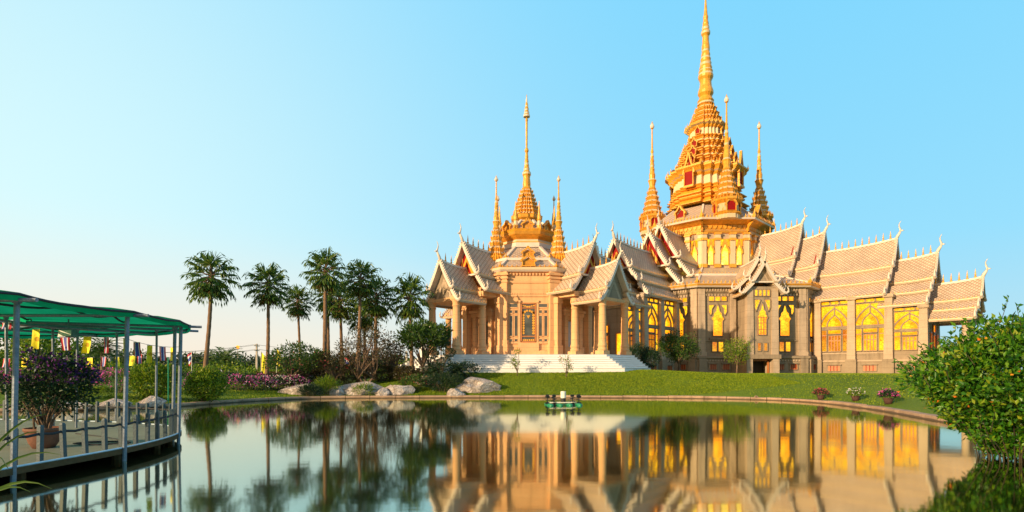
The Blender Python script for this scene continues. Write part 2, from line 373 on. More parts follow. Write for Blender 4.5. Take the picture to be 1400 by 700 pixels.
# ------------------------------------------------------------------ mesh collector
class MB:
    def __init__(s, *mats):
        s.v, s.f, s.mi, s.uv = [], [], [], []
        s.mats = list(mats)
        s.T = None
    def mid(s, m):
        if isinstance(m, int): return m
        if m not in s.mats: s.mats.append(m)
        return s.mats.index(m)
    def add(s, vs, fs, m=0, uvs=None):
        m = s.mid(m)
        o = len(s.v)
        for p in vs:
            p = Vector(p)
            s.v.append(s.T @ p if s.T is not None else p)
        for i, f in enumerate(fs):
            s.f.append([a + o for a in f]); s.mi.append(m)
            s.uv.append(uvs[i] if uvs else None)
    def box(s, x0, x1, y0, y1, z0, z1, m=0):
        vs = [(x, y, z) for z in (z0, z1) for y in (y0, y1) for x in (x0, x1)]
        s.add(vs, [(0, 2, 3, 1), (4, 5, 7, 6), (0, 1, 5, 4), (2, 6, 7, 3), (0, 4, 6, 2), (1, 3, 7, 5)], m)
    def taper(s, x0, x1, y0, y1, z0, z1, k, m=0):
        cx, cy = (x0 + x1) / 2, (y0 + y1) / 2
        vs = [(x, y, z0) for y in (y0, y1) for x in (x0, x1)] + [(cx + (x - cx) * k, cy + (y - cy) * k, z1) for y in (y0, y1) for x in (x0, x1)]
        s.add(vs, [(0, 2, 3, 1), (4, 5, 7, 6), (0, 1, 5, 4), (2, 6, 7, 3), (0, 4, 6, 2), (1, 3, 7, 5)], m)
    def rings(s, rings, m=0, caps=(True, True), closed=True):
        """rings: list of equal-length point lists; m may be a list per band"""
        n = len(rings[0]); vs = [p for r in rings for p in r]
        for k in range(len(rings) - 1):
            mm = m[k] if isinstance(m, (list, tuple)) else m
            fs = [(k * n + i, k * n + (i + 1) % n, (k + 1) * n + (i + 1) % n, (k + 1) * n + i) for i in range(n if closed else n - 1)]
            if k == 0:
                base = len(s.v); s.add(vs, fs, mm)
            else:
                mi = s.mid(mm)
                for f in fs:
                    s.f.append([a + base for a in f]); s.mi.append(mi); s.uv.append(None)
        if caps[0]:
            s.f.append([base + i for i in range(n)][::-1]); s.mi.append(s.mid(m[0] if isinstance(m, (list, tuple)) else m)); s.uv.append(None)
        if caps[1]:
            s.f.append([base + (len(rings) - 1) * n + i for i in range(n)]); s.mi.append(s.mid(m[-1] if isinstance(m, (list, tuple)) else m)); s.uv.append(None)
    def lathe(s, prof, n=12, m=0, c=(0, 0), cross=None, ph=0.0, caps=(True, True)):
        """prof: (r, z[, material of the band above])"""
        if cross is None:
            cross = [(math.cos(ph + 2 * PI * i / n), math.sin(ph + 2 * PI * i / n)) for i in range(n)]
        rg = [[(c[0] + max(p[0], 0.002) * x, c[1] + max(p[0], 0.002) * y, p[1]) for x, y in cross] for p in prof]
        ms = [p[2] if len(p) > 2 else m for p in prof[:-1]]
        s.rings(rg, ms, caps)
    def oct(s, prof, m=0, c=(0, 0), caps=(True, True)):
        k = 1 / math.cos(PI / 8)
        s.lathe([(p[0] * k, *p[1:]) for p in prof], 8, m, c, None, PI / 8, caps)
    def tube(s, pts, rad, n=6, m=0, caps=(True, True)):
        pts = [Vector(p) for p in pts]
        if not isinstance(rad, (list, tuple)): rad = [rad] * len(pts)
        rg = []; ref = Vector((0.13, 0.21, 1)).normalized()
        for i, p in enumerate(pts):
            d = (pts[min(i + 1, len(pts) - 1)] - pts[max(i - 1, 0)]).normalized()
            a = d.cross(ref)
            if a.length < 0.05: a = d.cross(Vector((1, 0.3, 0)))
            a.normalize(); b = d.cross(a)
            rg.append([p + (a * math.cos(2 * PI * j / n) + b * math.sin(2 * PI * j / n)) * rad[i] for j in range(n)])
        s.rings(rg, m, caps)
    def bar(s, p, q, w, d, m=0, nrm=(1, 0, 0)):
        """rectangular bar from p to q, w wide in the plane and d deep along nrm"""
        p, q, nr = Vector(p), Vector(q), Vector(nrm)
        t = (q - p).normalized(); a = nr.cross(t).normalized() * (w / 2); b = nr * (d / 2)
        vs = [p - a - b, p + a - b, p + a + b, p - a + b, q - a - b, q + a - b, q + a + b, q - a + b]
        s.add(vs, [(3, 2, 1, 0), (4, 5, 6, 7), (0, 1, 5, 4), (1, 2, 6, 5), (2, 3, 7, 6), (3, 0, 4, 7)], m)
    def plate(s, pts, d, m=0, nrm=(1, 0, 0)):
        """polygon given as points, extruded by d along nrm"""
        pts = [Vector(p) for p in pts]; nr = Vector(nrm) * d; n = len(pts)
        s.add(pts + [p + nr for p in pts], [list(range(n))[::-1], list(range(n, 2 * n))] + [(i, (i + 1) % n, n + (i + 1) % n, n + i) for i in range(n)], m)
    def spike(s, x, y, z, r, h, m=0, n=4):
        s.lathe([(r * 0.55, z), (r, z + h * 0.25), (r * 0.35, z + h * 0.5), (0.005, z + h)], n, m, (x, y), None, PI / 4)
    def build(s, name, parent=None, T=None, smooth=False, loc=None):
        me = bpy.data.meshes.new(name)
        me.from_pydata([tuple(v) for v in s.v], [], s.f)
        for m in s.mats: me.materials.append(MATS[m])
        me.polygons.foreach_set('material_index', s.mi)
        if any(u is not None for u in s.uv):
            ul = me.uv_layers.new(name='UVMap'); k = 0; flat = []
            for f, u in zip(s.f, s.uv):
                flat += [c for q in (u if u else [(0, 0)] * len(f)) for c in q]
            ul.data.foreach_set('uv', flat)
        if smooth: me.polygons.foreach_set('use_smooth', [True] * len(s.f))
        bm = bmesh.new(); bm.from_mesh(me); bmesh.ops.recalc_face_normals(bm, faces=bm.faces); bm.to_mesh(me); bm.free()
        me.update()
        return link(name, me, parent, T, loc)

def link(name, me, parent=None, T=None, loc=None):
    o = bpy.data.objects.new(name, me); COL.objects.link(o)
    if parent is not None: o.parent = parent
    if T is not None: o.matrix_local = T
    if loc is not None: o.location = loc
    return o

def tag(o, label, cat, group=None, kind=None):
    if label: o['label'] = label
    if cat: o['category'] = cat
    if group: o['group'] = group
    if kind: o['kind'] = kind
    return o
def struct(o):
    o['kind'] = 'structure'; return o
def thing(name, label, cat, loc=(0, 0, 0), rz=0.0, group=None):
    o = bpy.data.objects.new(name, None); COL.objects.link(o)
    o.location = loc; o.rotation_euler = (0, 0, rz); o.empty_display_size = 0.3
    return tag(o, label, cat, group)
def kids(o): return [c for c in COL.objects if c.parent == o]
def copy_tree(o, parent=None, T=None):
    c = o.copy(); COL.objects.link(c); c.parent = parent
    if T is not None: c.matrix_local = T
    for ch in o.children:
        copy_tree(ch, c)
    return c
def rotz(a): return Matrix.Rotation(a, 4, 'Z')
def tr(x, y, z): return Matrix.Translation((x, y, z))

# ------------------------------------------------------------------ pond, ground, kerb
POND = [(14.6, 44.7), (8, 45.6), (0, 45.9), (-8, 45.6), (-15.5, 44.4), (-18.6, 41.2), (-20, 38), (-21, 34.4), (-23.5, 31.3), (-28, 29.6), (-34, 28),
        (-40, 23), (-42, 14), (-36, 5), (-24, 2.4), (-8, 1.9), (6, 2.1), (12, 3.0), (14.4, 5.6), (13.9, 9), (14.2, 12.5), (15.9, 17), (17.9, 21.4),
        (19.4, 26.2), (20.9, 32), (21.4, 38.2), (19.5, 42.4)]
PC = Vector((0, 24))
def catmull(P, n, closed=True):
    out = []; L = len(P)
    for i in range(L if closed else L - 1):
        if closed: p = [Vector(P[(i + k) % L]) for k in (-1, 0, 1, 2)]
        else: p = [Vector(P[max(0, min(L - 1, i + k))]) for k in (-1, 0, 1, 2)]
        for j in range(n):
            t = j / n
            out.append(0.5 * ((2 * p[1]) + (p[2] - p[0]) * t + (2 * p[0] - 5 * p[1] + 4 * p[2] - p[3]) * t * t + (3 * p[1] - p[0] - 3 * p[2] + p[3]) * t ** 3))
    if not closed: out.append(Vector(P[-1]))
    return out
SHORE = catmull(POND, 8)
NS = len(SHORE)
NRM = []
for i in range(NS):
    t = (SHORE[(i + 1) % NS] - SHORE[i - 1]).normalized()
    n = Vector((t.y, -t.x))
    if n.dot(SHORE[i] - PC) < 0: n = -n
    NRM.append(n)
def plateau(x, y):
    def ss(a, b, v):
        t = max(0, min(1, (v - a) / (b - a))); return t * t * (3 - 2 * t)
    left = 1.35
    z = left + (2.42 - left) * ss(-16, -7, x)
    return z + (1.95 - 2.42) * ss(11, 24, x)
SHA = np.array([(p.x, p.y) for p in SHORE])
def gz(x, y):
    q = np.array((x, y)); dv = ((SHA - q) ** 2).sum(1); i = int(dv.argmin())
    d = math.sqrt(dv[i])
    if (q - SHA[i]) @ np.array(NRM[i]) < 0: return -0.4
    D = 11.0 if x > -14 else 16.0
    t = min(1.0, max(0, d - 0.45) / D)
    zz = 0.17 + (plateau(x, y) - 0.17) * (1 - (1 - t) ** 1.5)
    far = max(0, min(1, (math.hypot(x, y) - 140) / 200))
    return zz + (1.5 - zz) * far
OFF = [-0.3, 0.02, 0.45, 1.2, 2.2, 3.5, 5, 7, 9, 11, 14, 18, 24, 32, 44, 60, 85, 120, 180, 300, 700, 2000, 7000]
g = MB('grass')
ringsP = []
for d in OFF:
    row = []
    for i in range(NS):
        far = max(0.0, min(1.0, (d - 20) / 60.0))
        rad = (SHORE[i] - PC).normalized()
        n = (NRM[i] * (1 - far) + rad * far)
        if d > 3: n = (n * max(0.35, 1 - d / 25) + rad * min(0.65, d / 25)).normalized()
        p = SHORE[i] + n * d
        z = -0.5 if d < 0 else (0.0 if d < 0.1 else gz(p.x, p.y))
        if 1 < d < 60: z += 0.05 * mnoise.noise(Vector((p.x * 0.25, p.y * 0.25, 0)))
        row.append((p.x, p.y, z))
    ringsP.append(row)
g.rings(ringsP, 'grass', (False, False))
struct(g.build('ground', smooth=True))
w = MB('water')
w.rings([[(p.x + n.x * 0.25, p.y + n.y * 0.25, 0.0) for p, n in zip(SHORE, NRM)], [(p.x + n.x * 0.25, p.y + n.y * 0.25, -0.02) for p, n in zip(SHORE, NRM)]], 'water', (True, True))
struct(w.build('pond_water'))
bed = MB('deck_side')
bed.rings([[(p.x + n.x * 0.25, p.y + n.y * 0.25, -1.2) for p, n in zip(SHORE, NRM)], [(p.x + n.x * 0.25, p.y + n.y * 0.25, -1.25) for p, n in zip(SHORE, NRM)]], 'deck_side')
struct(bed.build('pond_bed'))
# short lawn blades standing in the last sun
def lawn(n):
    P = []
    while len(P) < n:
        if random.random() < 0.62: x, y = random.uniform(-12, 24), random.uniform(45.5, 58)
        elif random.random() < 0.6: x, y = random.uniform(19, 44), random.uniform(32, 72)
        else: x, y = random.uniform(-26, -12), random.uniform(34, 54)
        P.append((x, y))
    P = np.array(P)
    d2 = np.full(len(P), 1e9); ii = np.zeros(len(P), int)
    for k0 in range(0, len(P), 5000):
        q = ((P[k0:k0 + 5000, None, :] - SHA[None]) ** 2).sum(2); ii[k0:k0 + 5000] = q.argmin(1); d2[k0:k0 + 5000] = q.min(1)
    NR = np.array([(v.x, v.y) for v in NRM])
    outside = ((P - SHA[ii]) * NR[ii]).sum(1) > 0.5
    P, d = P[outside], np.sqrt(d2[outside])
    D = np.where(P[:, 0] > -14, 11.0, 16.0)
    t = np.clip((d - 0.45) / D, 0, 1)
    pl = np.array([plateau(x, 0) for x in P[:, 0]])
    z = 0.17 + (pl - 0.17) * (1 - (1 - t) ** 1.5)
    B = np.stack([P[:, 0], P[:, 1], z - 0.02], 1)
    m = len(B)
    o = leaves('lawn_grass', B, np.array([0, 0, 1.0]) + 0.55 * RNG.normal(size=(m, 3)) * np.array([1, 1, .3]), 0.085 * (0.6 + .8 * RNG.random(m)), 0.05 * np.ones(m), 'grass_blade')
    tag(o, 'mown green lawn grass on the slope round the pond', 'grass', kind='stuff')
LAWN_LATER = lawn
# kerb: coping slabs of uneven length round the pond
k = MB('kerb_stone')
SK = catmull(POND, 24); NK = len(SK)
i = 0
while i < NK:
    ln = random.choice([6, 7, 8])
    idx = [min(i + j, NK) % NK for j in range(ln + 1)]
    dz, do = random.uniform(-0.02, 0.02), random.uniform(-0.02, 0.02)
    prof = [(-0.02, -0.3), (-0.02, 0.0), (-0.04, 0.10), (-0.05, 0.17), (-0.02, 0.205), (0.40, 0.21), (0.45, 0.1)]
    rg = []
    for q, a in enumerate(idx):
        p = SK[a]; t = (SK[(a + 1) % NK] - SK[a - 1]).normalized(); n = Vector((t.y, -t.x))
        if n.dot(p - PC) < 0: n = -n
        sh = t * (0.02 if q == 0 else (-0.02 if q == ln else 0))
        rg.append([(p.x + n.x * (o + do) + sh.x, p.y + n.y * (o + do) + sh.y, z + (dz if z > 0 else 0)) for o, z in prof])
    k.rings(rg, 'kerb_stone', (True, True))
    i += ln
struct(k.build('kerb'))

# ------------------------------------------------------------------ leaves and plants
def leaves(name, P, D, L, Wd, mat, parent=None, fold=0.25, T=None, up=None, extra=None):
    """one mesh of folded leaves: P bases, D directions, L lengths, Wd widths (numpy)"""
    n = len(P)
    D = D / np.linalg.norm(D, axis=1, keepdims=True)
    rnd = RNG.normal(size=(n, 3))
    sd_ = np.cross(D, rnd if up is None else up + 0.35 * rnd)
    sd_ /= np.linalg.norm(sd_, axis=1, keepdims=True) + 1e-9
    nm = np.cross(sd_, D)
    L = np.asarray(L).reshape(-1, 1); Wd = np.asarray(Wd).reshape(-1, 1)
    m = P + D * L * 0.45 - nm * L * 0.04
    v = np.stack([P, m + sd_ * Wd * 0.5 + nm * Wd * fold, P + D * L - nm * L * 0.12, m - sd_ * Wd * 0.5 + nm * Wd * fold], 1).reshape(-1, 3)
    idx = np.arange(n) * 4
    F = np.concatenate([np.stack([idx, idx + 1, idx + 2], 1), np.stack([idx, idx + 2, idx + 3], 1)])
    me = bpy.data.meshes.new(name)
    me.vertices.add(len(v)); me.vertices.foreach_set('co', v.astype(np.float32).ravel())
    me.loops.add(len(F) * 3); me.loops.foreach_set('vertex_index', F.astype(np.int32).ravel())
    me.polygons.add(len(F)); me.polygons.foreach_set('loop_start', (np.arange(len(F)) * 3).astype(np.int32))
    me.update(calc_edges=True)
    me.materials.append(MATS[mat])
    return link(name, me, parent, T)

LAWN_LATER(190000)
def sph(n):
    d = RNG.normal(size=(n, 3)); return d / np.linalg.norm(d, axis=1, keepdims=True)
def clumps(n_cl, rad, clr, per, shell=0.55, flat=1.0):
    """leaf positions in clumps filling an ellipsoid of half-sizes rad"""
    c = sph(n_cl) * (shell + (1 - shell) * RNG.random((n_cl, 1)) ** 0.6)
    c = c * np.array(rad) * (0.80 + 0.28 * RNG.random((n_cl, 1)))
    q = sph(n_cl * per) * RNG.random((n_cl * per, 1)) ** 0.45 * clr * np.array([1, 1, flat]) * np.repeat(0.65 + 0.7 * RNG.random((n_cl, 1)), per, 0)
    P = np.repeat(c, per, 0) + q
    D = q / (np.linalg.norm(q, axis=1, keepdims=True) + 1e-6) + 0.5 * c[np.repeat(np.arange(n_cl), per)] / max(rad) + np.array([0, 0, 0.25])
    return c, P, D + 0.35 * RNG.normal(size=P.shape)

def limb_tree(bm, base, tips, h0, r0, mat='trunk', kink=0.12):
    base = Vector(base)
    for t in tips:
        t = Vector(t); f = base + Vector((0, 0, h0 * random.uniform(0.75, 1.1)))
        mid = f.lerp(t, 0.5) + Vector((random.uniform(-1, 1), random.uniform(-1, 1), random.uniform(-0.4, 0.8))) * kink * (t - f).length
        pts = [f + Vector((0, 0, -0.1)), f.lerp(mid, 0.5) + Vector((0, 0, 0.03)), mid, mid.lerp(t, 0.5), t]
        bm.tube(pts, [r0 * 0.6, r0 * 0.5, r0 * 0.38, r0 * 0.24, r0 * 0.09], 5, mat)

def leafy_tree(name, label, x, y, h, rad, crown_z, n_cl=40, per=90, clr=0.6, leaf=(0.22, 0.11), mat='leaf_tree', trunk_h=None, r0=0.12, stems=1, group=None, cat='tree', flower=None, z=None, limbs=10):
    z0 = gz(x, y) - 0.05 if z is None else z
    t = thing(name, label, cat, (x, y, z0), random.uniform(0, 6), group)
    c, P, D = clumps(n_cl, rad, clr, per)
    P[:, 2] += crown_z; c = c + np.array([0, 0, crown_z])
    keep = P[:, 2] > 0.05; P, D = P[keep], D[keep]
    n = len(P)
    leaves('crown', P, D, leaf[0] * (0.6 + 0.7 * RNG.random(n)), leaf[1] * (0.7 + 0.6 * RNG.random(n)), mat, t)
    b = MB('trunk'); th = trunk_h if trunk_h else crown_z * 0.55
    for s_ in range(stems):
        a = s_ * 2 * PI / stems + random.random(); bx, by = (math.cos(a) * r0 * 1.5, math.sin(a) * r0 * 1.5) if stems > 1 else (0, 0)
        tx, ty = bx * 4 + random.uniform(-.1, .1), by * 4 + random.uniform(-.1, .1)
        b.tube([(bx, by, -0.15), (bx * 1.6, by * 1.6, th * 0.4), (tx, ty, th), (tx * 1.1, ty * 1.1, th * 1.25)], [r0 * 1.25, r0, r0 * 0.8, r0 * 0.6], 7)
        sel = RNG.choice(len(c), min(len(c), max(2, limbs // stems)), replace=False)
        limb_tree(b, (tx, ty, 0), [tuple(c[j]) for j in sel], th, r0)
    b.build('trunk', t, smooth=True)
    if flower:
        fm, cnt, sz = flower
        sel = RNG.choice(n, min(n, cnt), replace=False)
        cc = P[sel]; out = cc - np.array([0, 0, crown_z]); out /= np.linalg.norm(out, axis=1, keepdims=True) + 1e-6
        leaves('blossoms', cc + out * clr * 0.25, RNG.normal(size=cc.shape) + out, sz * (0.7 + 0.6 * RNG.random(len(cc))), sz * 0.8 * np.ones(len(cc)), fm, t)
    return t

def bush(name, label, x, y, rad, n=2500, leaf=(0.12, 0.06), mat='leaf_tree', flowers=(), z=None, group=None, cat='bush', lump=0.3, zc=None, stemn=10, core=True):
    z0 = gz(x, y) - 0.03 if z is None else z
    t = thing(name, label, cat, (x, y, z0), 0, group)
    zc = rad[2] * 0.85 if zc is None else zc
    sd0 = RNG.random() * 50
    def pts(m, lo, hi):
        d = sph(m); d[:, 2] = np.abs(d[:, 2]) * np.where(RNG.random(m) < 0.72, 1, -0.85)
        k_ = np.array([1 + lump * mnoise.noise(Vector((a[0] * 2.2 + sd0, a[1] * 2.2, a[2] * 2.2))) + 0.5 * lump * mnoise.noise(Vector((a[0] * 5 + sd0, a[1] * 5, a[2] * 5))) for a in d])
        rr = (lo + (hi - lo) * RNG.random(m) ** 0.7) * k_
        return d * rr[:, None] * np.array(rad) + np.array([0, 0, zc]), d
    P, d = pts(n, 0.45, 1.0)
    P[:, :2] *= (1 - 0.42 * np.clip(1 - P[:, 2] / zc, 0, 1))[:, None]
    ok = P[:, 2] > 0.03; P, d = P[ok], d[ok]; m = len(P)
    leaves('foliage', P, d + np.array([0, 0, 0.5]) + 0.7 * RNG.normal(size=d.shape), leaf[0] * (0.6 + 0.8 * RNG.random(m)), leaf[1] * (0.7 + 0.6 * RNG.random(m)), mat, t)
    for fm, cnt, sz, *zone in flowers:
        Q, e = pts(cnt, 0.92, 1.06)
        ok = Q[:, 2] > zc * 0.5; Q, e = Q[ok], e[ok]
        if zone:
            ok = zone[0](Q); Q, e = Q[ok], e[ok]
        if len(Q):
            leaves('blossoms', Q, e + RNG.normal(size=e.shape), sz * (0.7 + 0.6 * RNG.random(len(Q))), sz * 0.85 * np.ones(len(Q)), fm, t, 0.1)
    if stemn:
        b = MB('trunk')
        for j in range(stemn):
            a = random.uniform(0, 2 * PI); q = random.uniform(0.1, 0.5)
            b.tube([(math.cos(a) * rad[0] * q * 0.6, math.sin(a) * rad[1] * q * 0.6, -0.1), (math.cos(a) * rad[0] * q, math.sin(a) * rad[1] * q, zc * 0.6), (math.cos(a) * rad[0] * q * 1.6, math.sin(a) * rad[1] * q * 1.6, zc * 1.3)], [0.022, 0.016, 0.006], 4)
        b.build('stems', t)
    return t

def hedge(name, label, pts, wdt, hgt, n, mat, flowers=(), leaf=(0.10, 0.06), group=None, rounded=0.35, gap=0):
    """clipped or flowering hedge along a line of ground points"""
    o = Vector((pts[0][0], pts[0][1])); z0 = gz(*pts[0])
    t = thing(name, label, 'hedge', (o.x, o.y, z0), 0, group)
    ln = [0]
    for a, b_ in zip(pts, pts[1:]): ln.append(ln[-1] + (Vector(b_) - Vector(a)).length)
    def place(m, lo, top=False):
        s_ = RNG.random(m) * ln[-1]; out = np.zeros((m, 3)); dr = np.zeros((m, 3))
        ang = RNG.random(m) * PI if not top else PI * (0.2 + 0.6 * RNG.random(m))
        for i_ in range(m):
            kk = max(j for j in range(len(ln) - 1) if ln[j] <= s_[i_] + 1e-9)
            f = (s_[i_] - ln[kk]) / (ln[kk + 1] - ln[kk]); a = Vector(pts[kk]); b2 = Vector(pts[kk + 1]); p = a.lerp(b2, f)
            tt = (b2 - a).normalized(); nn = Vector((tt.y, -tt.x))
            lump = 1 + 0.18 * mnoise.noise(Vector((s_[i_] * 0.9, ang[i_] * 2, z0))) + 0.12 * mnoise.noise(Vector((s_[i_] * 3, ang[i_] * 3, 5)))
            r_ = (lo + (1 - lo) * RNG.random()) * lump
            ca, sa = math.cos(ang[i_]), math.sin(ang[i_])
            ca = math.copysign(abs(ca) ** rounded, ca); sa = abs(sa) ** rounded
            p2 = p + nn * (ca * wdt / 2 * r_)
            out[i_] = (p2.x - o.x, p2.y - o.y, gz(p.x, p.y) - z0 + sa * hgt * r_); dr[i_] = (nn.x * ca, nn.y * ca, sa + 0.3)
        return out, dr
    P, d = place(n, 0.7)
    leaves('foliage', P, d + 0.8 * RNG.normal(size=d.shape), leaf[0] * (0.6 + 0.8 * RNG.random(n)), leaf[1] * (0.7 + 0.6 * RNG.random(n)), mat, t)
    for fm, cnt, sz in flowers:
        Q, e = place(cnt, 0.95, True)
        leaves('blossoms', Q, e + RNG.normal(size=e.shape), sz * (0.7 + 0.6 * RNG.random(cnt)), sz * 0.85 * np.ones(cnt), fm, t, 0.1)
    return t

# ------------------------------------------------------------------ Thai roofs
SPIKES = {}
def roof_part(parent, A, x0, x1, zr, rise, layers, end=True, back=False, tymp='red_lacquer', tymp_layers=1, crest=True, gable_in=0.55, chofa_h=2.0, sc=1.0, spacing=0.85, zspike=1.25):
    """telescoping tile roof: ridge along +x of frame A from x0 to the gable at x1; layers = (y_in, drop_in, y_out, drop_out)"""
    nx = 9
    tot = layers[-1][3]
    def zx(x, d=0.0):
        t = (x - x0) / (x1 - x0); return zr + rise * 0.75 * t * t * t * (1 - 0.8 * min(1, d / tot))
    rf = MB('roof_tile', 'white_trim', 'gold')
    th = 0.16 * sc
    for li, (ya, da, yb, db) in enumerate(layers):
        ny = 5
        prof = []
        for j in range(ny + 1):
            t = j / ny
            prof.append((ya + (yb - ya) * t, da + (db - da) * t + 0.055 * (db - da) * math.sin(PI * t) * (1 if li == 0 else 0.5)))
        sl = [0]
        for a, b in zip(prof, prof[1:]): sl.append(sl[-1] + math.hypot(b[0] - a[0], b[1] - a[1]))
        xe = x1 - 0.22 * sc * li
        xs = [x0 + (xe - x0) * i / nx for i in range(nx + 1)]
        for s_ in (1, -1):
            top = [[(x, s_ * y, zx(x, d) - d) for y, d in prof] for x in xs]
            for i in range(nx):
                for j in range(ny):
                    q = [top[i][j], top[i + 1][j], top[i + 1][j + 1], top[i][j + 1]]
                    rf.add(q, [(0, 1, 2, 3)], 'roof_tile', [[(xs[i], sl[j]), (xs[i + 1], sl[j]), (xs[i + 1], sl[j + 1]), (xs[i], sl[j + 1])]])
                    rf.add([(a, b, c - th) for a, b, c in q], [(3, 2, 1, 0)], 'white_trim')
            # fascia under the lower edge with a gilt row of antefixes
            yo, do = prof[-1]
            for i in range(nx):
                xa, xb = xs[i], xs[i + 1]
                za, zb = zx(xa, do) - do, zx(xb, do) - do
                def strip(y0, y1, lo, hi, m):
                    rf.add([(xa, s_ * y0, za + lo), (xb, s_ * y0, zb + lo), (xb, s_ * y1, zb + lo), (xa, s_ * y1, za + lo),
                            (xa, s_ * y0, za + hi), (xb, s_ * y0, zb + hi), (xb, s_ * y1, zb + hi), (xa, s_ * y1, za + hi)],
                           [(3, 2, 1, 0), (4, 5, 6, 7), (0, 1, 5, 4), (1, 2, 6, 5), (2, 3, 7, 6), (3, 0, 4, 7)], m)
                strip(yo - 0.28 * sc, yo + 0.05 * sc, -0.30 * sc, -0.12 * sc, 'pale_stone')
                strip(yo - 0.10 * sc, yo + 0.10 * sc, -0.12 * sc, 0.03 * sc, 'cream')
            m_ = max(2, int((xe - x0) / (0.42 * sc)))
            for i in range(m_ + 1):
                x = x0 + (xe - x0) * i / m_
                rf.spike(x, s_ * (yo + 0.02 * sc), zx(x, do) - do - 0.02, 0.10 * sc, 0.34 * sc, 'gold')
            if li < len(layers) - 1:   # riser wall to the next layer
                y2, d2 = layers[li + 1][0], layers[li + 1][1]
                for i in range(nx):
                    xa, xb = xs[i], xs[i + 1]
                    rf.add([(xa, s_ * y2, zx(xa, d2) - d2 - 0.25), (xb, s_ * y2, zx(xb, d2) - d2 - 0.25), (xb, s_ * (y2 + 0.02), zx(xb, do) - do), (xa, s_ * (y2 + 0.02), zx(xa, do) - do)], [(0, 1, 2, 3)], 'cream')
    # ridge cap
    xs = [x0 + (x1 - x0) * i / nx for i in range(nx + 1)]
    rf.rings([[(x, -0.16 * sc, zx(x) - 0.12), (x, -0.1 * sc, zx(x) + 0.16 * sc), (x, 0.1 * sc, zx(x) + 0.16 * sc), (x, 0.16 * sc, zx(x) - 0.12)] for x in xs], 'white_trim')
    roof = rf.build('roof', parent, A)
    if crest:
        m_ = max(2, int((x1 - x0 - 0.6) / spacing))
        kk = (sc, zspike)
        if kk not in SPIKES:
            cr_ = MB('gold')
            cr_.lathe([(0.12 * sc, 0.0), (0.15 * sc, 0.20 * sc), (0.06 * sc, 0.32 * sc), (0.11 * sc, 0.42 * sc), (0.07 * sc, 0.7 * sc), (0.006, zspike)], 6, 'gold')
            SPIKES[kk] = cr_.build('ridge_spike', roof)
            first = SPIKES[kk]
        else: first = None
        for i in range(m_ + 1):
            x = x0 + 0.2 + (x1 - x0 - 0.9) * i / m_
            o_ = first or SPIKES[kk].copy()
            if first is None: COL.objects.link(o_)
            first = None
            o_.parent = roof; o_.matrix_local = tr(x, 0, zx(x) + 0.13 * sc)
    for gend in ([1] if end else []) + ([-1] if back else []):
        xg = x1 if gend > 0 else x0
        zg = zx(xg)
        bb = MB('white_trim', 'red_lacquer')
        for s_ in (1, -1):
            for li, (ya, da, yb, db) in enumerate(layers):
                xo = xg - 0.22 * sc * li * gend
                N = 9; pts = []
                for j in range(N + 1):
                    t = j / N
                    pts.append(Vector((0, ya + (yb - ya) * t, -(da + (db - da) * t + 0.055 * (db - da) * math.sin(PI * t) * (1 if li == 0 else 0.5)))))
                pts = [Vector((0, p.y, p.z + (zx(xg, -p.z) - zx(xg)))) for p in pts]
                upn = []
                for j in range(N + 1):
                    d = (pts[min(j + 1, N)] - pts[max(j - 1, 0)]).normalized(); upn.append(Vector((0, -d.z, d.y)))
                w1, w0, tk = 0.15 * sc, 0.24 * sc, 0.22 * sc
                rg = []
                for p, u in zip(pts, upn):
                    a, b = p + u * w1, p - u * w0
                    rg.append([(xo, s_ * a.y, zg + a.z), (xo + tk * gend, s_ * a.y, zg + a.z), (xo + tk * gend, s_ * b.y, zg + b.z), (xo, s_ * b.y, zg + b.z)])
                bb.rings(rg, 'white_trim')
                # comb of flame-like teeth
                nt_ = max(3, int((yb - ya + db - da) * 0.9 / (0.42 * sc)))
                for q in range(1, nt_):
                    t = q / nt_ * N; j = min(int(t), N - 1); p = pts[j].lerp(pts[j + 1], t - j); u = upn[j]
                    d = (pts[j + 1] - pts[j]).normalized()
                    tri = [p + u * w1 * 0.9 - d * 0.13 * sc, p + u * w1 * 0.9 + d * 0.13 * sc, p + u * (w1 + 0.36 * sc) - d * 0.08 * sc]
                    bb.plate([(xo + tk * gend * 0.3, s_ * a.y, zg + a.z) for a in tri], tk * 0.4 * gend, 'white_trim')
                # upturned finial at the foot
                p = pts[-1]
                cur = [p + Vector((0, -0.1, 0.0)) * sc, p + Vector((0, 0.28, -0.12)) * sc, p + Vector((0, 0.55, 0.10)) * sc, p + Vector((0, 0.58, 0.45)) * sc, p + Vector((0, 0.46, 0.75)) * sc, p + Vector((0, 0.52, 1.02)) * sc]
                bb.tube([(xo + tk * gend * 0.5, s_ * a.y, zg + a.z) for a in cur], [0.22 * sc, 0.21 * sc, 0.17 * sc, 0.12 * sc, 0.08 * sc, 0.015], 6, 'white_trim')
        bb.build('bargeboard', roof)
        ch = MB('white_trim')
        h = chofa_h * 1.1
        pts = [(-0.25, -0.25), (0.05, 0.15), (0.22, 0.32), (0.30, 0.48), (0.20, 0.64), (0.16, 0.78), (0.26, 0.92), (0.36, 1.0)]
        ch.tube([(xg + gend * (a * h * 0.55 + 0.1), 0, zg + b * h) for a, b in pts], [0.20 * sc, 0.22 * sc, 0.17 * sc, 0.13 * sc, 0.10 * sc, 0.07 * sc, 0.045 * sc, 0.012], 6)
        ch.plate([(xg + gend * (0.22 * h * 0.55 + 0.15), -0.05, zg + 0.36 * h), (xg + gend * (0.55 * h * 0.55 + 0.2), -0.05, zg + 0.42 * h), (xg + gend * (0.26 * h * 0.55 + 0.12), -0.05, zg + 0.5 * h)], 0.1, 0, (0, 1, 0))
        ch.build('chofa', roof, smooth=True)
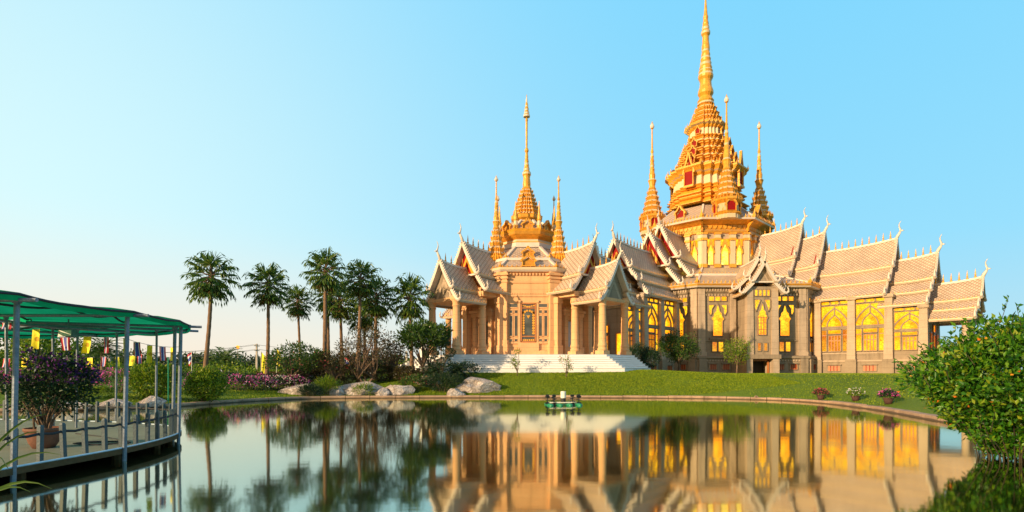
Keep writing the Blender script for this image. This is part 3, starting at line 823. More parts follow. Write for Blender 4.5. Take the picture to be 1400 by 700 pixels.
        ty = MB(tymp, 'gold', 'white_trim')
        xt = xg - gable_in * gend
        P = [(0.0, 0.05)]
        for li in range(tymp_layers):
            ya, da, yb, db = layers[li]
            for j in range(0, 6):
                t = j / 5
                P.append((max(0.02, ya + (yb - ya) * t - 0.12), da + (db - da) * t + 0.055 * (db - da) * math.sin(PI * t) * (1 if li == 0 else 0.5) + 0.22))
        poly = [(xt, y, zg - d) for y, d in P[1:]] + [(xt, -y, zg - d) for y, d in P[1:][::-1]]
        ty.plate(poly, -0.15 * gend, tymp)
        yb, zb = P[-1][0], P[-1][1]
        for q, (kk, mm) in enumerate(((0.72, 'gold'), (0.5, tymp), (0.3, 'gold')) if tymp == 'red_lacquer' else ((0.7, 'pale_stone'), (0.5, tymp))):
            ty.plate([(xt + gend * 0.02 * (q + 1), 0, zg - zb * (1 - kk * 0.8)), (xt + gend * 0.02 * (q + 1), yb * kk * 0.8, zg - zb + 0.06), (xt + gend * 0.02 * (q + 1), -yb * kk * 0.8, zg - zb + 0.06)], 0.03 * gend, mm)
        ty.box(min(xt - 0.1, xt + 0.2), max(xt - 0.1, xt + 0.2), -yb, yb, zg - zb - 0.25 * sc, zg - zb, 'white_trim')
        ty.build('pediment', roof)
    return roof

REDENT = []
for q in range(4):
    a = q * PI / 2
    for x, y in [(1, -.34), (1, .34), (.86, .34), (.86, .56), (.72, .56), (.72, .72), (.56, .72), (.56, .86), (.34, .86)]:
        REDENT.append((x * math.cos(a) - y * math.sin(a), x * math.sin(a) + y * math.cos(a)))
CONVEX = [(x, y) for x, y in REDENT if max(abs(x), abs(y)) > 0.99 or (abs(abs(x) - .86) < .01 and abs(abs(y) - .56) < .01) or (abs(abs(y) - .86) < .01 and abs(abs(x) - .56) < .01) or (abs(abs(x) - .72) < .01 and abs(abs(y) - .72) < .01)]

def tiers(mb, z0, r0, z1, r1, n, cross=None, c=(0, 0), spikes=True, n_lathe=12, recess=0.90, body='cream', lip='gold'):
    """n stacked mouldings between two radii"""
    prof = []
    for i in range(n):
        a, b = i / n, (i + 1) / n
        ra, rb = r0 + (r1 - r0) * a, r0 + (r1 - r0) * b
        za, zb = z0 + (z1 - z0) * a, z0 + (z1 - z0) * b; h = zb - za
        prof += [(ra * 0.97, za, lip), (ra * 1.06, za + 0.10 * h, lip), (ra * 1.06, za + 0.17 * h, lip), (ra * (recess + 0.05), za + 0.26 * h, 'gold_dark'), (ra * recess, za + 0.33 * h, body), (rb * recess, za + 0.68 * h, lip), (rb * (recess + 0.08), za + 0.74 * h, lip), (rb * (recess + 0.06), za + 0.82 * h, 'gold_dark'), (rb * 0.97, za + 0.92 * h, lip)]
        if spikes and cross:
            for x, y in [q_ for q_ in CONVEX if max(abs(q_[0]), abs(q_[1])) < 0.8 or max(abs(q_[0]), abs(q_[1])) > 0.99]:
                mb.spike(c[0] + x * ra * 1.0, c[1] + y * ra * 1.0, za + 0.22 * h, 0.055 * ra ** 0.5 + 0.03, min(1.1, h * 0.45), 'gold')
    prof.append((r1, z1))
    mb.lathe(prof, n_lathe, lip, c, cross)

def antefix_ring(mb, Rr, z, n_face, r, h, mat='gold', c=(0, 0)):
    hw = Rr * math.tan(PI / 8)
    for f in range(8):
        a = f * PI / 4
        for i in range(n_face):
            y = -hw + 2 * hw * (i + 0.5) / n_face
            mb.spike(c[0] + Rr * math.cos(a) - y * math.sin(a), c[1] + Rr * math.sin(a) + y * math.cos(a), z, r, h, mat)
        a2 = a + PI / 8; Rv = Rr / math.cos(PI / 8)
        mb.spike(c[0] + Rv * math.cos(a2), c[1] + Rv * math.sin(a2), z, r * 2.0, h * 2.2, mat)

def gable_niche(mb, A, w, h, d=0.5, back='red_lacquer'):
    """small gilt flame-gabled niche facing +x of A, standing on its origin"""
    old = mb.T; mb.T = A if old is None else old @ A
    mb.plate([(0, -w * .36, 0), (0, w * .36, 0), (0, w * .36, h * .42), (0, 0, h * .72), (0, -w * .36, h * .42)], 0.06, back)
    for s_ in (1, -1):
        mb.box(0, d * .6, s_ * w * .36, s_ * w * .42, 0, h * .42, 'gold')
        pts = [(s_ * w * .5, h * .34), (s_ * w * .40, h * .52), (s_ * w * .24, h * .62), (s_ * w * .12, h * .78), (0, h)]
        for a, b in zip(pts, pts[1:]): mb.bar((d * .35, a[0], a[1]), (d * .35, b[0], b[1]), w * .11, d * .7, 'gold')
        for (a, b) in pts[:4]: mb.spike(d * .35, a, b, w * .06, h * .20, 'gold')
    mb.box(0, d * .8, -w * .45, w * .45, -0.06 * h, 0.0, 'gold')
    mb.T = old

def dentils(mb, Rr, z0, z1, n_face, mat, d=0.14, fill=0.5):
    old = mb.T; h_ = Rr * math.tan(PI / 8)
    for f in range(8):
        mb.T = rotz(f * PI / 4)
        for i in range(n_face):
            y = -h_ + 2 * h_ * (i + 0.5) / n_face; e = h_ / n_face * fill
            mb.box(Rr - 0.05, Rr + d, y - e, y + e, z0, z1, mat)
    mb.T = old
def octroof(mb, R0, z0, R1, z1, th=0.2):
    """octagonal sloped tile skirt with white hip ridges"""
    k_ = 1 / math.cos(PI / 8)
    sl = math.hypot(R0 - R1, z1 - z0)
    for f in range(8):
        a0, a1 = f * PI / 4 - PI / 8, f * PI / 4 + PI / 8
        q = [(R0 * k_ * math.cos(a0), R0 * k_ * math.sin(a0), z0), (R0 * k_ * math.cos(a1), R0 * k_ * math.sin(a1), z0), (R1 * k_ * math.cos(a1), R1 * k_ * math.sin(a1), z1), (R1 * k_ * math.cos(a0), R1 * k_ * math.sin(a0), z1)]
        h0, h1 = R0 * math.tan(PI / 8), R1 * math.tan(PI / 8)
        mb.add(q, [(0, 1, 2, 3)], 'roof_tile', [[(-h0, 0), (h0, 0), (h1, sl), (-h1, sl)]])
        mb.bar(q[1], q[2], 0.3, 0.34, 'white_trim', Vector((math.cos(a1), math.sin(a1), 1)).normalized())

# ------------------------------------------------------------------ windows
def framed(name, polys, parent, T, frame='grey_stone', fw=0.15, fd=0.22, extra=None):
    """window part: a frame of bars along every opening, with a pane sub-part"""
    fb = MB(frame)
    panes = {}
    for pl, mat in polys:
        n = len(pl)
        for a, b in zip(pl, pl[1:] + pl[:1]):
            fb.bar((fd / 2 - 0.02, *a), (fd / 2 - 0.02, *b), fw, fd, frame)
        panes.setdefault('pane', MB()).add([(0.035, y, z) for y, z in pl], [list(range(n))], mat)
    if extra: extra(fb)
    w_ = fb.build(name, parent, T)
    for pb in panes.values(): pb.build('pane', w_)
    return w_
def rect(y0, y1, z0, z1): return [(y0, z0), (y1, z0), (y1, z1), (y0, z1)]
def mir(pl): return [(-y, z) for y, z in pl][::-1]

def wing_window_polys(var=0):
    L = 'lit_pane'; O = 'lit_orange'
    a, c = (O, L) if var == 0 else (L, L)
    P = [(rect(-1.78, -1.02, 0.1, 3.3), a), (rect(1.02, 1.78, 0.1, 3.3), a), (rect(-0.88, 0.88, 2.68, 3.3), L), (rect(-1.78, 1.78, 3.75, 6.85), c)]
    for q in (-1.78, -0.56, 0.66): P.append((rect(q, q + 1.12, 7.02, 7.52), L))
    return P
def wing_window_extra(fb):
    outer = [(1.78, 4.35), (1.62, 4.75), (1.25, 5.35), (0.75, 5.9), (0.0, 6.5)]
    inner = [(1.0, 3.75), (0.92, 4.35), (0.68, 4.8), (0.35, 5.15), (0.0, 5.5)]
    for pts, w_ in ((outer, 0.20), (inner, 0.17)):
        for s_ in (1, -1):
            for a, c in zip(pts, pts[1:]): fb.bar((0.10, s_ * a[0], a[1]), (0.10, s_ * c[0], c[1]), w_, 0.24, 'grey_stone')
    fb.bar((0.10, 0, 5.45), (0.10, 0, 6.85), 0.16, 0.22, 'grey_stone')
    fb.box(0, 0.24, -1.85, 1.85, 3.36, 3.70, 'grey_stone')
    for y in (-0.8, -0.4, 0.0, 0.4, 0.8): fb.box(0.0, 0.16, y - 0.06, y + 0.06, 0.1, 2.5, 'wood')
    for z in (0.1, 1.7, 2.45): fb.box(0.0, 0.14, -0.86, 0.86, z - 0.07, z + 0.07, 'wood')
    for s_ in (-1, 1):
        fb.box(0.0, 0.10, s_ * 1.42 - 0.33, s_ * 1.42 + 0.33, 0.04, 0.16, 'wood'); fb.box(0.0, 0.10, s_ * 1.42 - 0.33, s_ * 1.42 + 0.33, 2.45, 2.57, 'wood')
def wing_window(parent, T, var=0):
    P = wing_window_polys(var) + [(rect(-0.85, 0.85, 0.1, 2.5), 'lit_pane' if var else 'lit_orange')]
    return framed('window', P, parent, T, 'grey_stone', 0.10, 0.22, wing_window_extra)
SPADE = [(-0.72, 0), (0.72, 0), (0.72, 2.2), (0.98, 2.55), (0.66, 2.95), (0.62, 3.35), (0.3, 3.65), (0.2, 4.15), (0, 4.75), (-0.2, 4.15), (-0.3, 3.65), (-0.62, 3.35), (-0.66, 2.95), (-0.98, 2.55), (-0.72, 2.2)]
def lancet(parent, T, k_=1.0):
    s_ = lambda pl, dz=0: [(y * k_, z + dz) for y, z in pl]
    tri = [(-1.35, 6.9), (-1.35, 5.9), (-1.05, 5.3), (-0.9, 5.6), (-0.85, 6.3), (-0.45, 6.9)]
    P = [(s_(SPADE, 2.3), 'lit_pane'), (s_(tri), 'lit_pane'), (s_(mir(tri)), 'lit_pane')]
    for a in (-1.35, -0.42, 0.5): P.append((s_(rect(a, a + 0.82, 7.45, 8.15)), 'lit_pane'))
    P += [(s_(rect(-0.85, -0.08, 0, 1.45)), 'lit_orange'), (s_(rect(0.08, 0.85, 0, 1.45)), 'lit_pane')]
    def ex(fb):
        fb.box(0, 0.35, -1.25 * k_, 1.25 * k_, 1.75, 2.0, 'grey_stone'); fb.box(0, 0.22, -1.1 * k_, 1.1 * k_, 1.55, 1.75, 'grey_stone')
    return framed('window', P, parent, T, 'grey_stone', 0.09, 0.18, ex)
def basement(parent, T, w=1.6):
    P = [(rect(-w / 2, w / 2, 0, 0.85), 'lit_orange')]
    def ex(fb):
        fb.box(0, 0.09, -w / 2, w / 2, 0, 0.85, 'wood')
        for i in range(1, 4): fb.box(0.09, 0.13, -w / 2 + w * i / 4 - .04, -w / 2 + w * i / 4 + .04, 0, 0.85, 'red_lacquer')
        fb.box(0, 0.25, -w / 2 - .15, w / 2 + .15, 0.88, 1.0, 'grey_stone')
    return framed('basement_window', P, parent, T, 'grey_stone', 0.12, 0.14, ex)

# ------------------------------------------------------------------ main temple
MC = Vector((35.3, 100.0))
temple = thing('temple', 'large Thai temple with a tall gilded spire, tiled wings and glowing yellow windows', 'temple', (MC.x, MC.y, 0), R(-45))
ZB = 1.7                                           # ground level at the walls
R_LOW = 19.0
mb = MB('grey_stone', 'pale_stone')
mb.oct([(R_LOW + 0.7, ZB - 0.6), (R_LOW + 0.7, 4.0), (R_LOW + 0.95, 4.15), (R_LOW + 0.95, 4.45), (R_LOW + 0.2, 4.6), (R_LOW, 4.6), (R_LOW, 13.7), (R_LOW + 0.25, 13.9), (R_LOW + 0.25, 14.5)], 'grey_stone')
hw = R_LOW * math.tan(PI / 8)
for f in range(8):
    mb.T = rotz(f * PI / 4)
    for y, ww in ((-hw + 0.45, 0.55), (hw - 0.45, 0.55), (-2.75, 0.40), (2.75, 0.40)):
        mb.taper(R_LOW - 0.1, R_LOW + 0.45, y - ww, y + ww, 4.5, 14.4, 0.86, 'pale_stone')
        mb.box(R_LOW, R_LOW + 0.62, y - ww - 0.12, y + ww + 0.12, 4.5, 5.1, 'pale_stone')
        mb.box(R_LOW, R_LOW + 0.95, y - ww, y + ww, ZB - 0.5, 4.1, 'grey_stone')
    mb.box(R_LOW, R_LOW + 0.18, -hw + 1, hw - 1, 6.65, 6.9, 'grey_stone')
mb.T = None
dentils(mb, R_LOW, 13.35, 13.68, 34, 'pale_stone', 0.18)
dentils(mb, R_LOW + 0.25, 14.05, 14.4, 40, 'pale_stone', 0.14)
dentils(mb, R_LOW + 0.7, 3.7, 3.95, 40, 'pale_stone', 0.12)
mb.build('wall', temple)
# eaves and octagonal roof skirt
mb = MB('roof_tile', 'white_trim', 'gold')
mb.oct([(R_LOW - 0.5, 14.5, 'white_trim'), (R_LOW + 0.9, 14.55, 'white_trim'), (R_LOW + 1.05, 14.75, 'gold_dark'), (R_LOW + 1.1, 15.05, 'cream'), (R_LOW + 0.9, 15.2)], 'white_trim')
octroof(mb, R_LOW + 0.85, 15.2, 14.0, 17.3)
mb.oct([(14.05, 17.15), (14.2, 17.2), (14.2, 17.55), (13.8, 17.6)], 'white_trim')
octroof(mb, 13.9, 17.6, 9.2, 19.4)
antefix_ring(mb, R_LOW + 0.95, 15.15, 26, 0.15, 0.5)
antefix_ring(mb, 14.1, 17.5, 22, 0.12, 0.35)
mb.build('lower_roof', temple)
# drum
R_D = 8.9
mb = MB('pale_stone', 'gold', 'cream')
mb.oct([(R_D + 0.5, 18.2, 'cream'), (R_D + 0.5, 19.2, 'gold'), (R_D + 0.1, 19.4, 'cream'), (R_D, 19.5, 'pale_stone'), (R_D, 25.1, 'gold'), (R_D + 0.3, 25.2, 'gold_dark'), (R_D + 0.3, 25.6, 'cream'), (R_D + 0.1, 25.7, 'gold_dark'),
        (R_D + 0.1, 26.5, 'gold'), (R_D + 0.9, 26.9, 'gold'), (R_D + 1.6, 27.1, 'white_trim'), (R_D + 1.7, 27.35, 'cream'), (R_D + 1.5, 27.5)], 'gold')
hd = R_D * math.tan(PI / 8)
for f in range(8):
    mb.T = rotz(f * PI / 4)
    for y in (-hd + 0.15, -1.25, 1.25, hd - 0.15):
        mb.box(R_D - 0.1, R_D + 0.42, y - 0.40, y + 0.40, 19.4, 24.4, 'cream')
        mb.box(R_D - 0.1, R_D + 0.55, y - 0.5, y + 0.5, 19.4, 20.0, 'gold')
        mb.box(R_D - 0.1, R_D + 0.60, y - 0.5, y + 0.5, 23.9, 24.3, 'gold')
        mb.box(R_D - 0.1, R_D + 0.52, y - 0.44, y + 0.44, 24.3, 24.9, 'cream')
        mb.box(R_D - 0.1, R_D + 0.66, y - 0.54, y + 0.54, 24.9, 25.15, 'gold')
    for y in (-hd, hd):                      # brackets under the cornice
        mb.T = rotz(f * PI / 4 + (PI / 8 if y > 0 else -PI / 8))
        rv = R_D / math.cos(PI / 8)
        mb.plate([(rv, -0.16, 25.2), (rv + 0.5, -0.16, 25.4), (rv + 0.55, -0.16, 26.0), (rv + 1.5, -0.16, 26.8), (rv, -0.16, 26.8)], 0.32, 'gold', (0, 1, 0))
    mb.T = rotz(f * PI / 4)
    for i in range(9):                       # scalloped frieze
        y = -hd + 2 * hd * (i + 0.5) / 9
        mb.plate([(R_D + 0.1, y - 0.38, 26.45), (R_D + 0.1, y + 0.38, 26.45), (R_D + 0.1, y + 0.2, 26.0), (R_D + 0.1, y, 25.85), (R_D + 0.1, y - 0.2, 26.0)], 0.14, 'gold')
mb.T = None
mb.build('drum', temple)
OG = [(-0.62, 0), (0.62, 0), (0.62, 2.3), (0.40, 2.9), (0.2, 3.4), (0, 4.3), (-0.2, 3.4), (-0.40, 2.9), (-0.62, 2.3)]
drum_proto = None
for f in range(8):
    for y, kx in ((-2.35, 0.72), (0, 1.0), (2.35, 0.72)):
        T = rotz(f * PI / 4) @ tr(R_D, y, 19.9) @ Matrix.Diagonal((1, kx, 1, 1))
        if drum_proto is None:
            def ex(fb):
                for s_ in (1, -1):
                    pts = [(s_ * 0.80, 1.9), (s_ * 0.55, 2.6), (s_ * 0.28, 3.1), (0, 4.1)]
                    for a, b in zip(pts, pts[1:]): fb.bar((0.25, *a), (0.25, *b), 0.26, 0.22, 'gold')
            tl = [(-0.8, 3.0), (-0.45, 3.15), (-0.25, 3.7), (-0.1, 4.3), (-0.8, 4.3)]
            drum_proto = framed('drum_window', [(OG, 'lit_bright'), (tl, 'lit_pane'), (mir(tl), 'lit_pane')], temple, T, 'gold', 0.10, 0.16, ex)
        else:
            copy_tree(drum_proto, temple, T)
# terrace roof under the spire
mb = MB('roof_tile', 'white_trim', 'gold')
octroof(mb, R_D + 1.45, 27.5, 6.6, 30.6)
antefix_ring(mb, R_D + 1.5, 27.4, 15, 0.16, 0.75)
for f in range(8):
    if f % 2 == 0:
        gable_niche(mb, rotz(f * PI / 4) @ tr(R_D + 0.1, 0, 28.1), 2.0, 2.4, 1.1)
    else:
        gable_niche(mb, rotz(f * PI / 4) @ tr(R_D + 1.5, 0, 27.5), 2.3, 2.6, 1.0)
mb.build('terrace_roof', temple)
# main spire
def ms(y): return CAMH + (HY - y) * 0.13333
def mr(h_): return h_ * 0.13333 / 1.03
mb = MB('gold', 'cream', 'gold_dark')
X = REDENT
tiers(mb, ms(291), mr(51), ms(265), mr(45), 2, X, spikes=False, recess=0.93, body='gold', lip='gold')
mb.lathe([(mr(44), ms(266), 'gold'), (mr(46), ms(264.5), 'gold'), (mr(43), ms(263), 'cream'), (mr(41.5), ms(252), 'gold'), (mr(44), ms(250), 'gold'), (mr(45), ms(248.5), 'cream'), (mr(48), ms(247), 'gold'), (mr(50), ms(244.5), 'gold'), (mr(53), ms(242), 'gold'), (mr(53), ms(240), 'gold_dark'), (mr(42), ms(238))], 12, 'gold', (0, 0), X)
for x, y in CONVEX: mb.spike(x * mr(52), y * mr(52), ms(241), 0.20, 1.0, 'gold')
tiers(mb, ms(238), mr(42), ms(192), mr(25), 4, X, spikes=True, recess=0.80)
mb.lathe([(mr(21), ms(193), 'cream'), (mr(20.5), ms(182), 'gold'), (mr(23), ms(180), 'gold'), (mr(24), ms(178.5), 'cream'), (mr(27.5), ms(177), 'gold'), (mr(27), ms(175), 'gold_dark'), (mr(21), ms(173))], 12, 'gold', (0, 0), X)
for x, y in CONVEX: mb.spike(x * mr(27), y * mr(27), ms(177), 0.15, 0.8, 'gold')
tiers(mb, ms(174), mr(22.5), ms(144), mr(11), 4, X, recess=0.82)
rr = lambda h_: h_ * 0.13333
mb.lathe([(rr(11.5), ms(144), 'cream'), (rr(10), ms(141)), (rr(11), ms(139)), (rr(9.2), ms(136)), (rr(8), ms(133)), (rr(10.3), ms(129)), (rr(10), ms(125)), (rr(8), ms(119)), (rr(7.4), ms(113)), (rr(8), ms(110.5)),
          (rr(9.8), ms(107)), (rr(10), ms(104), 'cream'), (rr(9), ms(101)), (rr(9.4), ms(98), 'cream'), (rr(8), ms(96)), (rr(8.4), ms(93)), (rr(7.2), ms(90), 'cream'), (rr(7.6), ms(87)), (rr(6.4), ms(84)), (rr(6.8), ms(81), 'cream'), (rr(5.6), ms(78)),
          (rr(5.9), ms(75)), (rr(4.9), ms(71), 'cream'), (rr(5.3), ms(69)), (rr(5.2), ms(63)), (rr(4.4), ms(58)), (rr(4.2), ms(50)), (rr(5.9), ms(47), 'cream'), (rr(6), ms(44)), (rr(4.6), ms(41), 'cream'), (rr(4.9), ms(38)), (rr(3.8), ms(34)),
          (rr(4.0), ms(32)), (rr(3.0), ms(28)), (rr(3.3), ms(23)), (rr(2.4), ms(20)), (rr(1.8), ms(12)), (rr(1.0), ms(0)), (rr(0.9), ms(-6)), (rr(2.2), ms(-9)), (rr(1.5), ms(-12)), (0.02, ms(-22))], 16, 'gold')
for q in range(4):                                   # red arched niches on the four faces and a stack of smaller ones above
    A = rotz(q * PI / 2)
    gable_niche(mb, A @ tr(mr(48), 0, ms(265)), 2.1, 6.0, 0.6)
    zs = [(234, 38.5, 1.5, 1.9), (222, 34, 1.3, 1.7), (210, 30.5, 1.2, 1.6), (190, 21, 1.0, 1.5)]
    for yy, hh, w_, h_ in zs: gable_niche(mb, A @ tr(mr(hh) * 1.07, 0, ms(yy)), w_, h_, 0.5)
mb.build('main_spire', temple)
# corner spires
def corner_spire(parent, T, z0, top, r, turret=True):
    mb = MB('gold', 'cream', 'gold_dark', 'red_lacquer')
    H = top - z0
    if turret:
        mb.lathe([(r, z0 - 0.25, 'cream'), (r, z0 + 0.02 * H, 'gold'), (r * 1.12, z0 + 0.035 * H, 'gold_dark'), (r * 0.92, z0 + 0.05 * H, 'cream'), (r * 0.88, z0 + 0.11 * H, 'gold'), (r * 1.15, z0 + 0.135 * H, 'gold'), (r * 1.12, z0 + 0.15 * H, 'gold_dark'), (r * 0.8, z0 + 0.17 * H)], 12, 'gold', (0, 0), REDENT)
        for q in range(4): gable_niche(mb, rotz(q * PI / 2) @ tr(r * 0.93, 0, z0 + 0.035 * H), r * 0.95, 0.14 * H, 0.35)
        for x, y in CONVEX: mb.spike(x * r * 1.1, y * r * 1.1, z0 + 0.145 * H, 0.10, 0.035 * H, 'gold')
        a = 0.17
    else:
        mb.lathe([(r, z0 - 0.8, 'cream'), (r, z0, 'gold'), (r * 1.15, z0 + 0.05 * H, 'gold'), (r * 0.9, z0 + 0.08 * H)], 12, 'gold', (0, 0), REDENT)
        a = 0.08
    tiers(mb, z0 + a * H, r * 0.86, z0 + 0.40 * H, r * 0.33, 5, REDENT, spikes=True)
    f = lambda t: z0 + t * H
    q = r / 2.0
    prof = [(0.62 * q, 0.40), (0.50 * q, 0.42), (0.66 * q, 0.455), (0.78 * q, 0.47), (0.52 * q, 0.485), (0.56 * q, 0.52), (0.40 * q, 0.55), (0.46 * q, 0.565), (0.34 * q, 0.59), (0.42 * q, 0.605), (0.30 * q, 0.63), (0.37 * q, 0.645), (0.26 * q, 0.67),
            (0.31 * q, 0.685), (0.20 * q, 0.71), (0.28 * q, 0.725), (0.17 * q, 0.75), (0.13 * q, 0.85), (0.11 * q, 0.925)]
    mb.lathe([(p, f(t), 'cream' if i % 5 == 3 else 'gold') for i, (p, t) in enumerate(prof)], 10, 'gold')
    mb.lathe([(0.10 * q, f(0.925), 'gold'), (0.30 * q, f(0.935), 'white_trim'), (0.40 * q, f(0.95), 'white_trim'), (0.22 * q, f(0.972), 'gold'), (0.08 * q, f(0.985), 'gold'), (0.01, f(1.0))], 8, 'gold')
    return mb.build('corner_spire', parent, T)
cs = corner_spire(temple, rotz(PI / 4) @ tr(9.75, 0, 0), 27.3, 47.9, 2.0)
for q in (1, 2, 3):
    copy_tree(cs, temple, rotz(PI / 4 + q * PI / 2) @ tr(9.75, 0, 0))

# wings: x along the wing, starting at the octagon
def wing(rot, with_porch, last):
    A = rotz(rot)
    w_ = 4.6
    mb = MB('grey_stone', 'pale_stone')
    L1 = last
    mb.box(15.0, L1, -w_, w_, ZB - 0.6, 12.9 if L1 < 30 else 10.9, 'grey_stone')
    if L1 > 30: mb.box(15.0, 28.9, -w_ + 0.01, w_ - 0.01, 10.9, 12.9, 'grey_stone')
    mb.box(15.0, L1 + 0.1, -w_ - 0.35, w_ + 0.35, ZB - 0.6, 3.6, 'grey_stone')
    mb.box(15.0, L1 + 0.15, -w_ - 0.45, w_ + 0.45, 3.6, 3.85, 'pale_stone')
    for s_ in (1, -1):
        for x, top in ((19.95, 13.0), (24.4, 13.0), (28.9, 13.0), (L1 - 0.4, 11.2)):
            mb.taper(x - 0.55, x + 0.55, s_ * w_ - 0.75, s_ * w_ + 0.75, 3.7, top, 0.8, 'pale_stone')
            mb.box(x - 0.7, x + 0.7, s_ * w_ - 0.95, s_ * w_ + 0.95, ZB - 0.6, 3.95, 'grey_stone')
            mb.box(x - 0.62, x + 0.62, s_ * w_ - 0.85, s_ * w_ + 0.85, top - 0.5, top - 0.1, 'pale_stone')
        mb.box(20.5, 28.3, s_ * w_ - 0.1, s_ * w_ + 0.15, 4.75, 4.95, 'pale_stone')
    mb.build('wing_wall', temple, A)
    for s_ in (1, -1):
        for j, (x, z, kz) in enumerate(((22.15, 5.05, 1.0), (26.65, 5.05, 1.0), (31.25, 5.05, 0.78))):
            T = A @ tr(x, s_ * w_, z) @ rotz(s_ * PI / 2) @ Matrix.Diagonal((1, 1, kz, 1))
            wing_window(temple, T, 0 if j == 0 else 1)
            T2 = A @ tr(x, s_ * (w_ + 0.35), 2.25) @ rotz(s_ * PI / 2)
            basement(temple, T2, 1.7)
    # gable end doorway
    T = A @ tr(L1, 0, 4.1)
    framed('gable_door', [(rect(-0.9, 0.9, 0, 3.2), 'lit_orange'), (rect(-0.9, 0.9, 3.5, 4.6), 'lit_pane'), (rect(-3.2, -2.2, 0.4, 3.4), 'lit_pane'), (rect(2.2, 3.2, 0.4, 3.4), 'lit_pane')], temple, T, 'wood', 0.16, 0.2)
    lay = lambda H, k_: [(0, 0, 2.45 * k_, 0.50 * H), (2.35 * k_, 0.545 * H, 3.9 * k_, 0.75 * H), (3.8 * k_, 0.795 * H, 5.35 * k_, 1.0 * H)]
    lay2 = lambda H, k_: [(0, 0, 2.8 * k_, 0.64 * H), (2.7 * k_, 0.70 * H, 4.6 * k_, 1.0 * H)]
    roof_part(temple, A, 8.6, 16.2, 25.2, 1.1, lay2(8.2, 1.12), tymp_layers=1, chofa_h=2.4)
    roof_part(temple, A, 14.8, 19.5, 23.4, 0.95, lay2(8.0, 1.12), tymp_layers=1, chofa_h=2.4)
    roof_part(temple, A, 18.2, 28.9, 20.9, 0.75, lay(8.0, 1.0), tymp_layers=1, chofa_h=2.3)
    roof_part(temple, A, 27.6, 33.6, 18.2, 0.7, lay(6.9, 0.98), tymp_layers=1, chofa_h=2.3, tymp='red_lacquer')
    if with_porch:
        roof_part(temple, A, 32.4, 38.4, 14.3, 0.6, lay(5.2, 0.86), tymp_layers=2, chofa_h=2.2)
        pm = MB('pale_stone')
        pm.box(L1, 38.2, -4.2, 4.2, ZB - 0.5, 3.6, 'pale_stone')
        pm.build('porch_floor', temple, A)
        for s_ in (1, -1):
            c_ = MB('pale_stone')
            c_.box(-0.6, 0.6, -0.6, 0.6, 3.6, 4.6); c_.lathe([(0.5, 4.6), (0.52, 4.8), (0.45, 5.0), (0.40, 8.4), (0.55, 8.7), (0.6, 9.3)], 14)
            c_.build('porch_column', temple, A @ tr(37.0, s_ * 3.4, 0))
wing(0.0, True, 33.2)
wing(-PI / 2, False, 31.6)

# octagon windows: (face, y offsets)
for f in (-1, -2, 0, 1, -3):
    for y in (-4.95, 4.95):
        if f in (0, -2) and False: continue
        lancet(temple, rotz(f * PI / 4) @ tr(R_LOW, y, 5.15), 1.0)
        for dy in (-0.95, 0.95):
            basement(temple, rotz(f * PI / 4) @ tr(R_LOW + 0.7, y + dy, 2.45), 1.15)
# the gabled bay on the pond side
AF = rotz(-PI / 4)
mb = MB('pale_stone', 'grey_stone', 'dark_void', 'wood')
xo = 22.6
mb.box(R_LOW - 0.5, xo, -2.0, 2.0, 4.6, 14.2, 'grey_stone')
mb.box(R_LOW + 0.2, xo + 0.4, -2.5, 2.5, 4.0, 4.6, 'grey_stone')
for s_ in (1, -1):
    mb.taper(xo - 0.7, xo + 0.25, s_ * 1.75 - 0.5, s_ * 1.75 + 0.5, 4.55, 13.9, 0.85, 'pale_stone')
    mb.box(R_LOW + 0.2, xo + 0.3, min(s_ * 1.45, s_ * 2.3), max(s_ * 1.45, s_ * 2.3), ZB - 0.5, 4.0, 'pale_stone')
    mb.box(xo - 0.9, xo - 0.75, s_ * 1.2 - 0.12, s_ * 1.2 + 0.12, ZB - 0.2, 3.9, 'wood')
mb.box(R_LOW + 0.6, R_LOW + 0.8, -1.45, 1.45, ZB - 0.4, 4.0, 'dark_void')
mb.box(xo - 0.9, xo - 0.75, -1.4, 1.4, 3.7, 3.95, 'wood')
mb.build('bay', temple, AF)
bayp = [([(y * 0.82, z * 0.98 + 2.6) for y, z in SPADE], 'lit_pane'), (rect(-0.72, -0.18, 0.35, 1.5), 'lit_orange'), (rect(0.18, 0.72, 0.35, 1.5), 'lit_orange')]
for a in (-1.1, -0.53, 0.04, 0.61): bayp.append((rect(a, a + 0.45, 8.1, 9.0), 'lit_pane'))
tri = [(-1.1, 7.6), (-1.1, 6.5), (-0.85, 5.9), (-0.7, 6.5), (-0.25, 7.6)]
bayp += [(tri, 'lit_pane'), (mir(tri), 'lit_pane')]
def ex(fb):
    for y in (-0.6, -0.2, 0.2, 0.6): fb.box(0, 0.12, y - 0.05, y + 0.05, 2.6, 5.2, 'wood')
    for z in (2.6, 3.4, 4.3, 5.1): fb.box(0, 0.1, -0.62, 0.62, z - 0.05, z + 0.05, 'wood')
framed('window', bayp, temple, AF @ tr(xo, 0, 4.75), 'grey_stone', 0.11, 0.16, ex)
roof_part(temple, AF, 15.5, 21.6, 18.3, 0.5, [(0, 0, 1.7, 2.6), (1.6, 2.8, 3.3, 4.3)], tymp='grey_stone', crest=False, chofa_h=1.9, sc=0.9)
roof_part(temple, AF, 17.0, 23.3, 17.2, 0.6, [(0, 0, 1.6, 2.5), (1.5, 2.7, 2.9, 4.0)], tymp='grey_stone', tymp_layers=1, crest=False, chofa_h=1.9, sc=0.9)

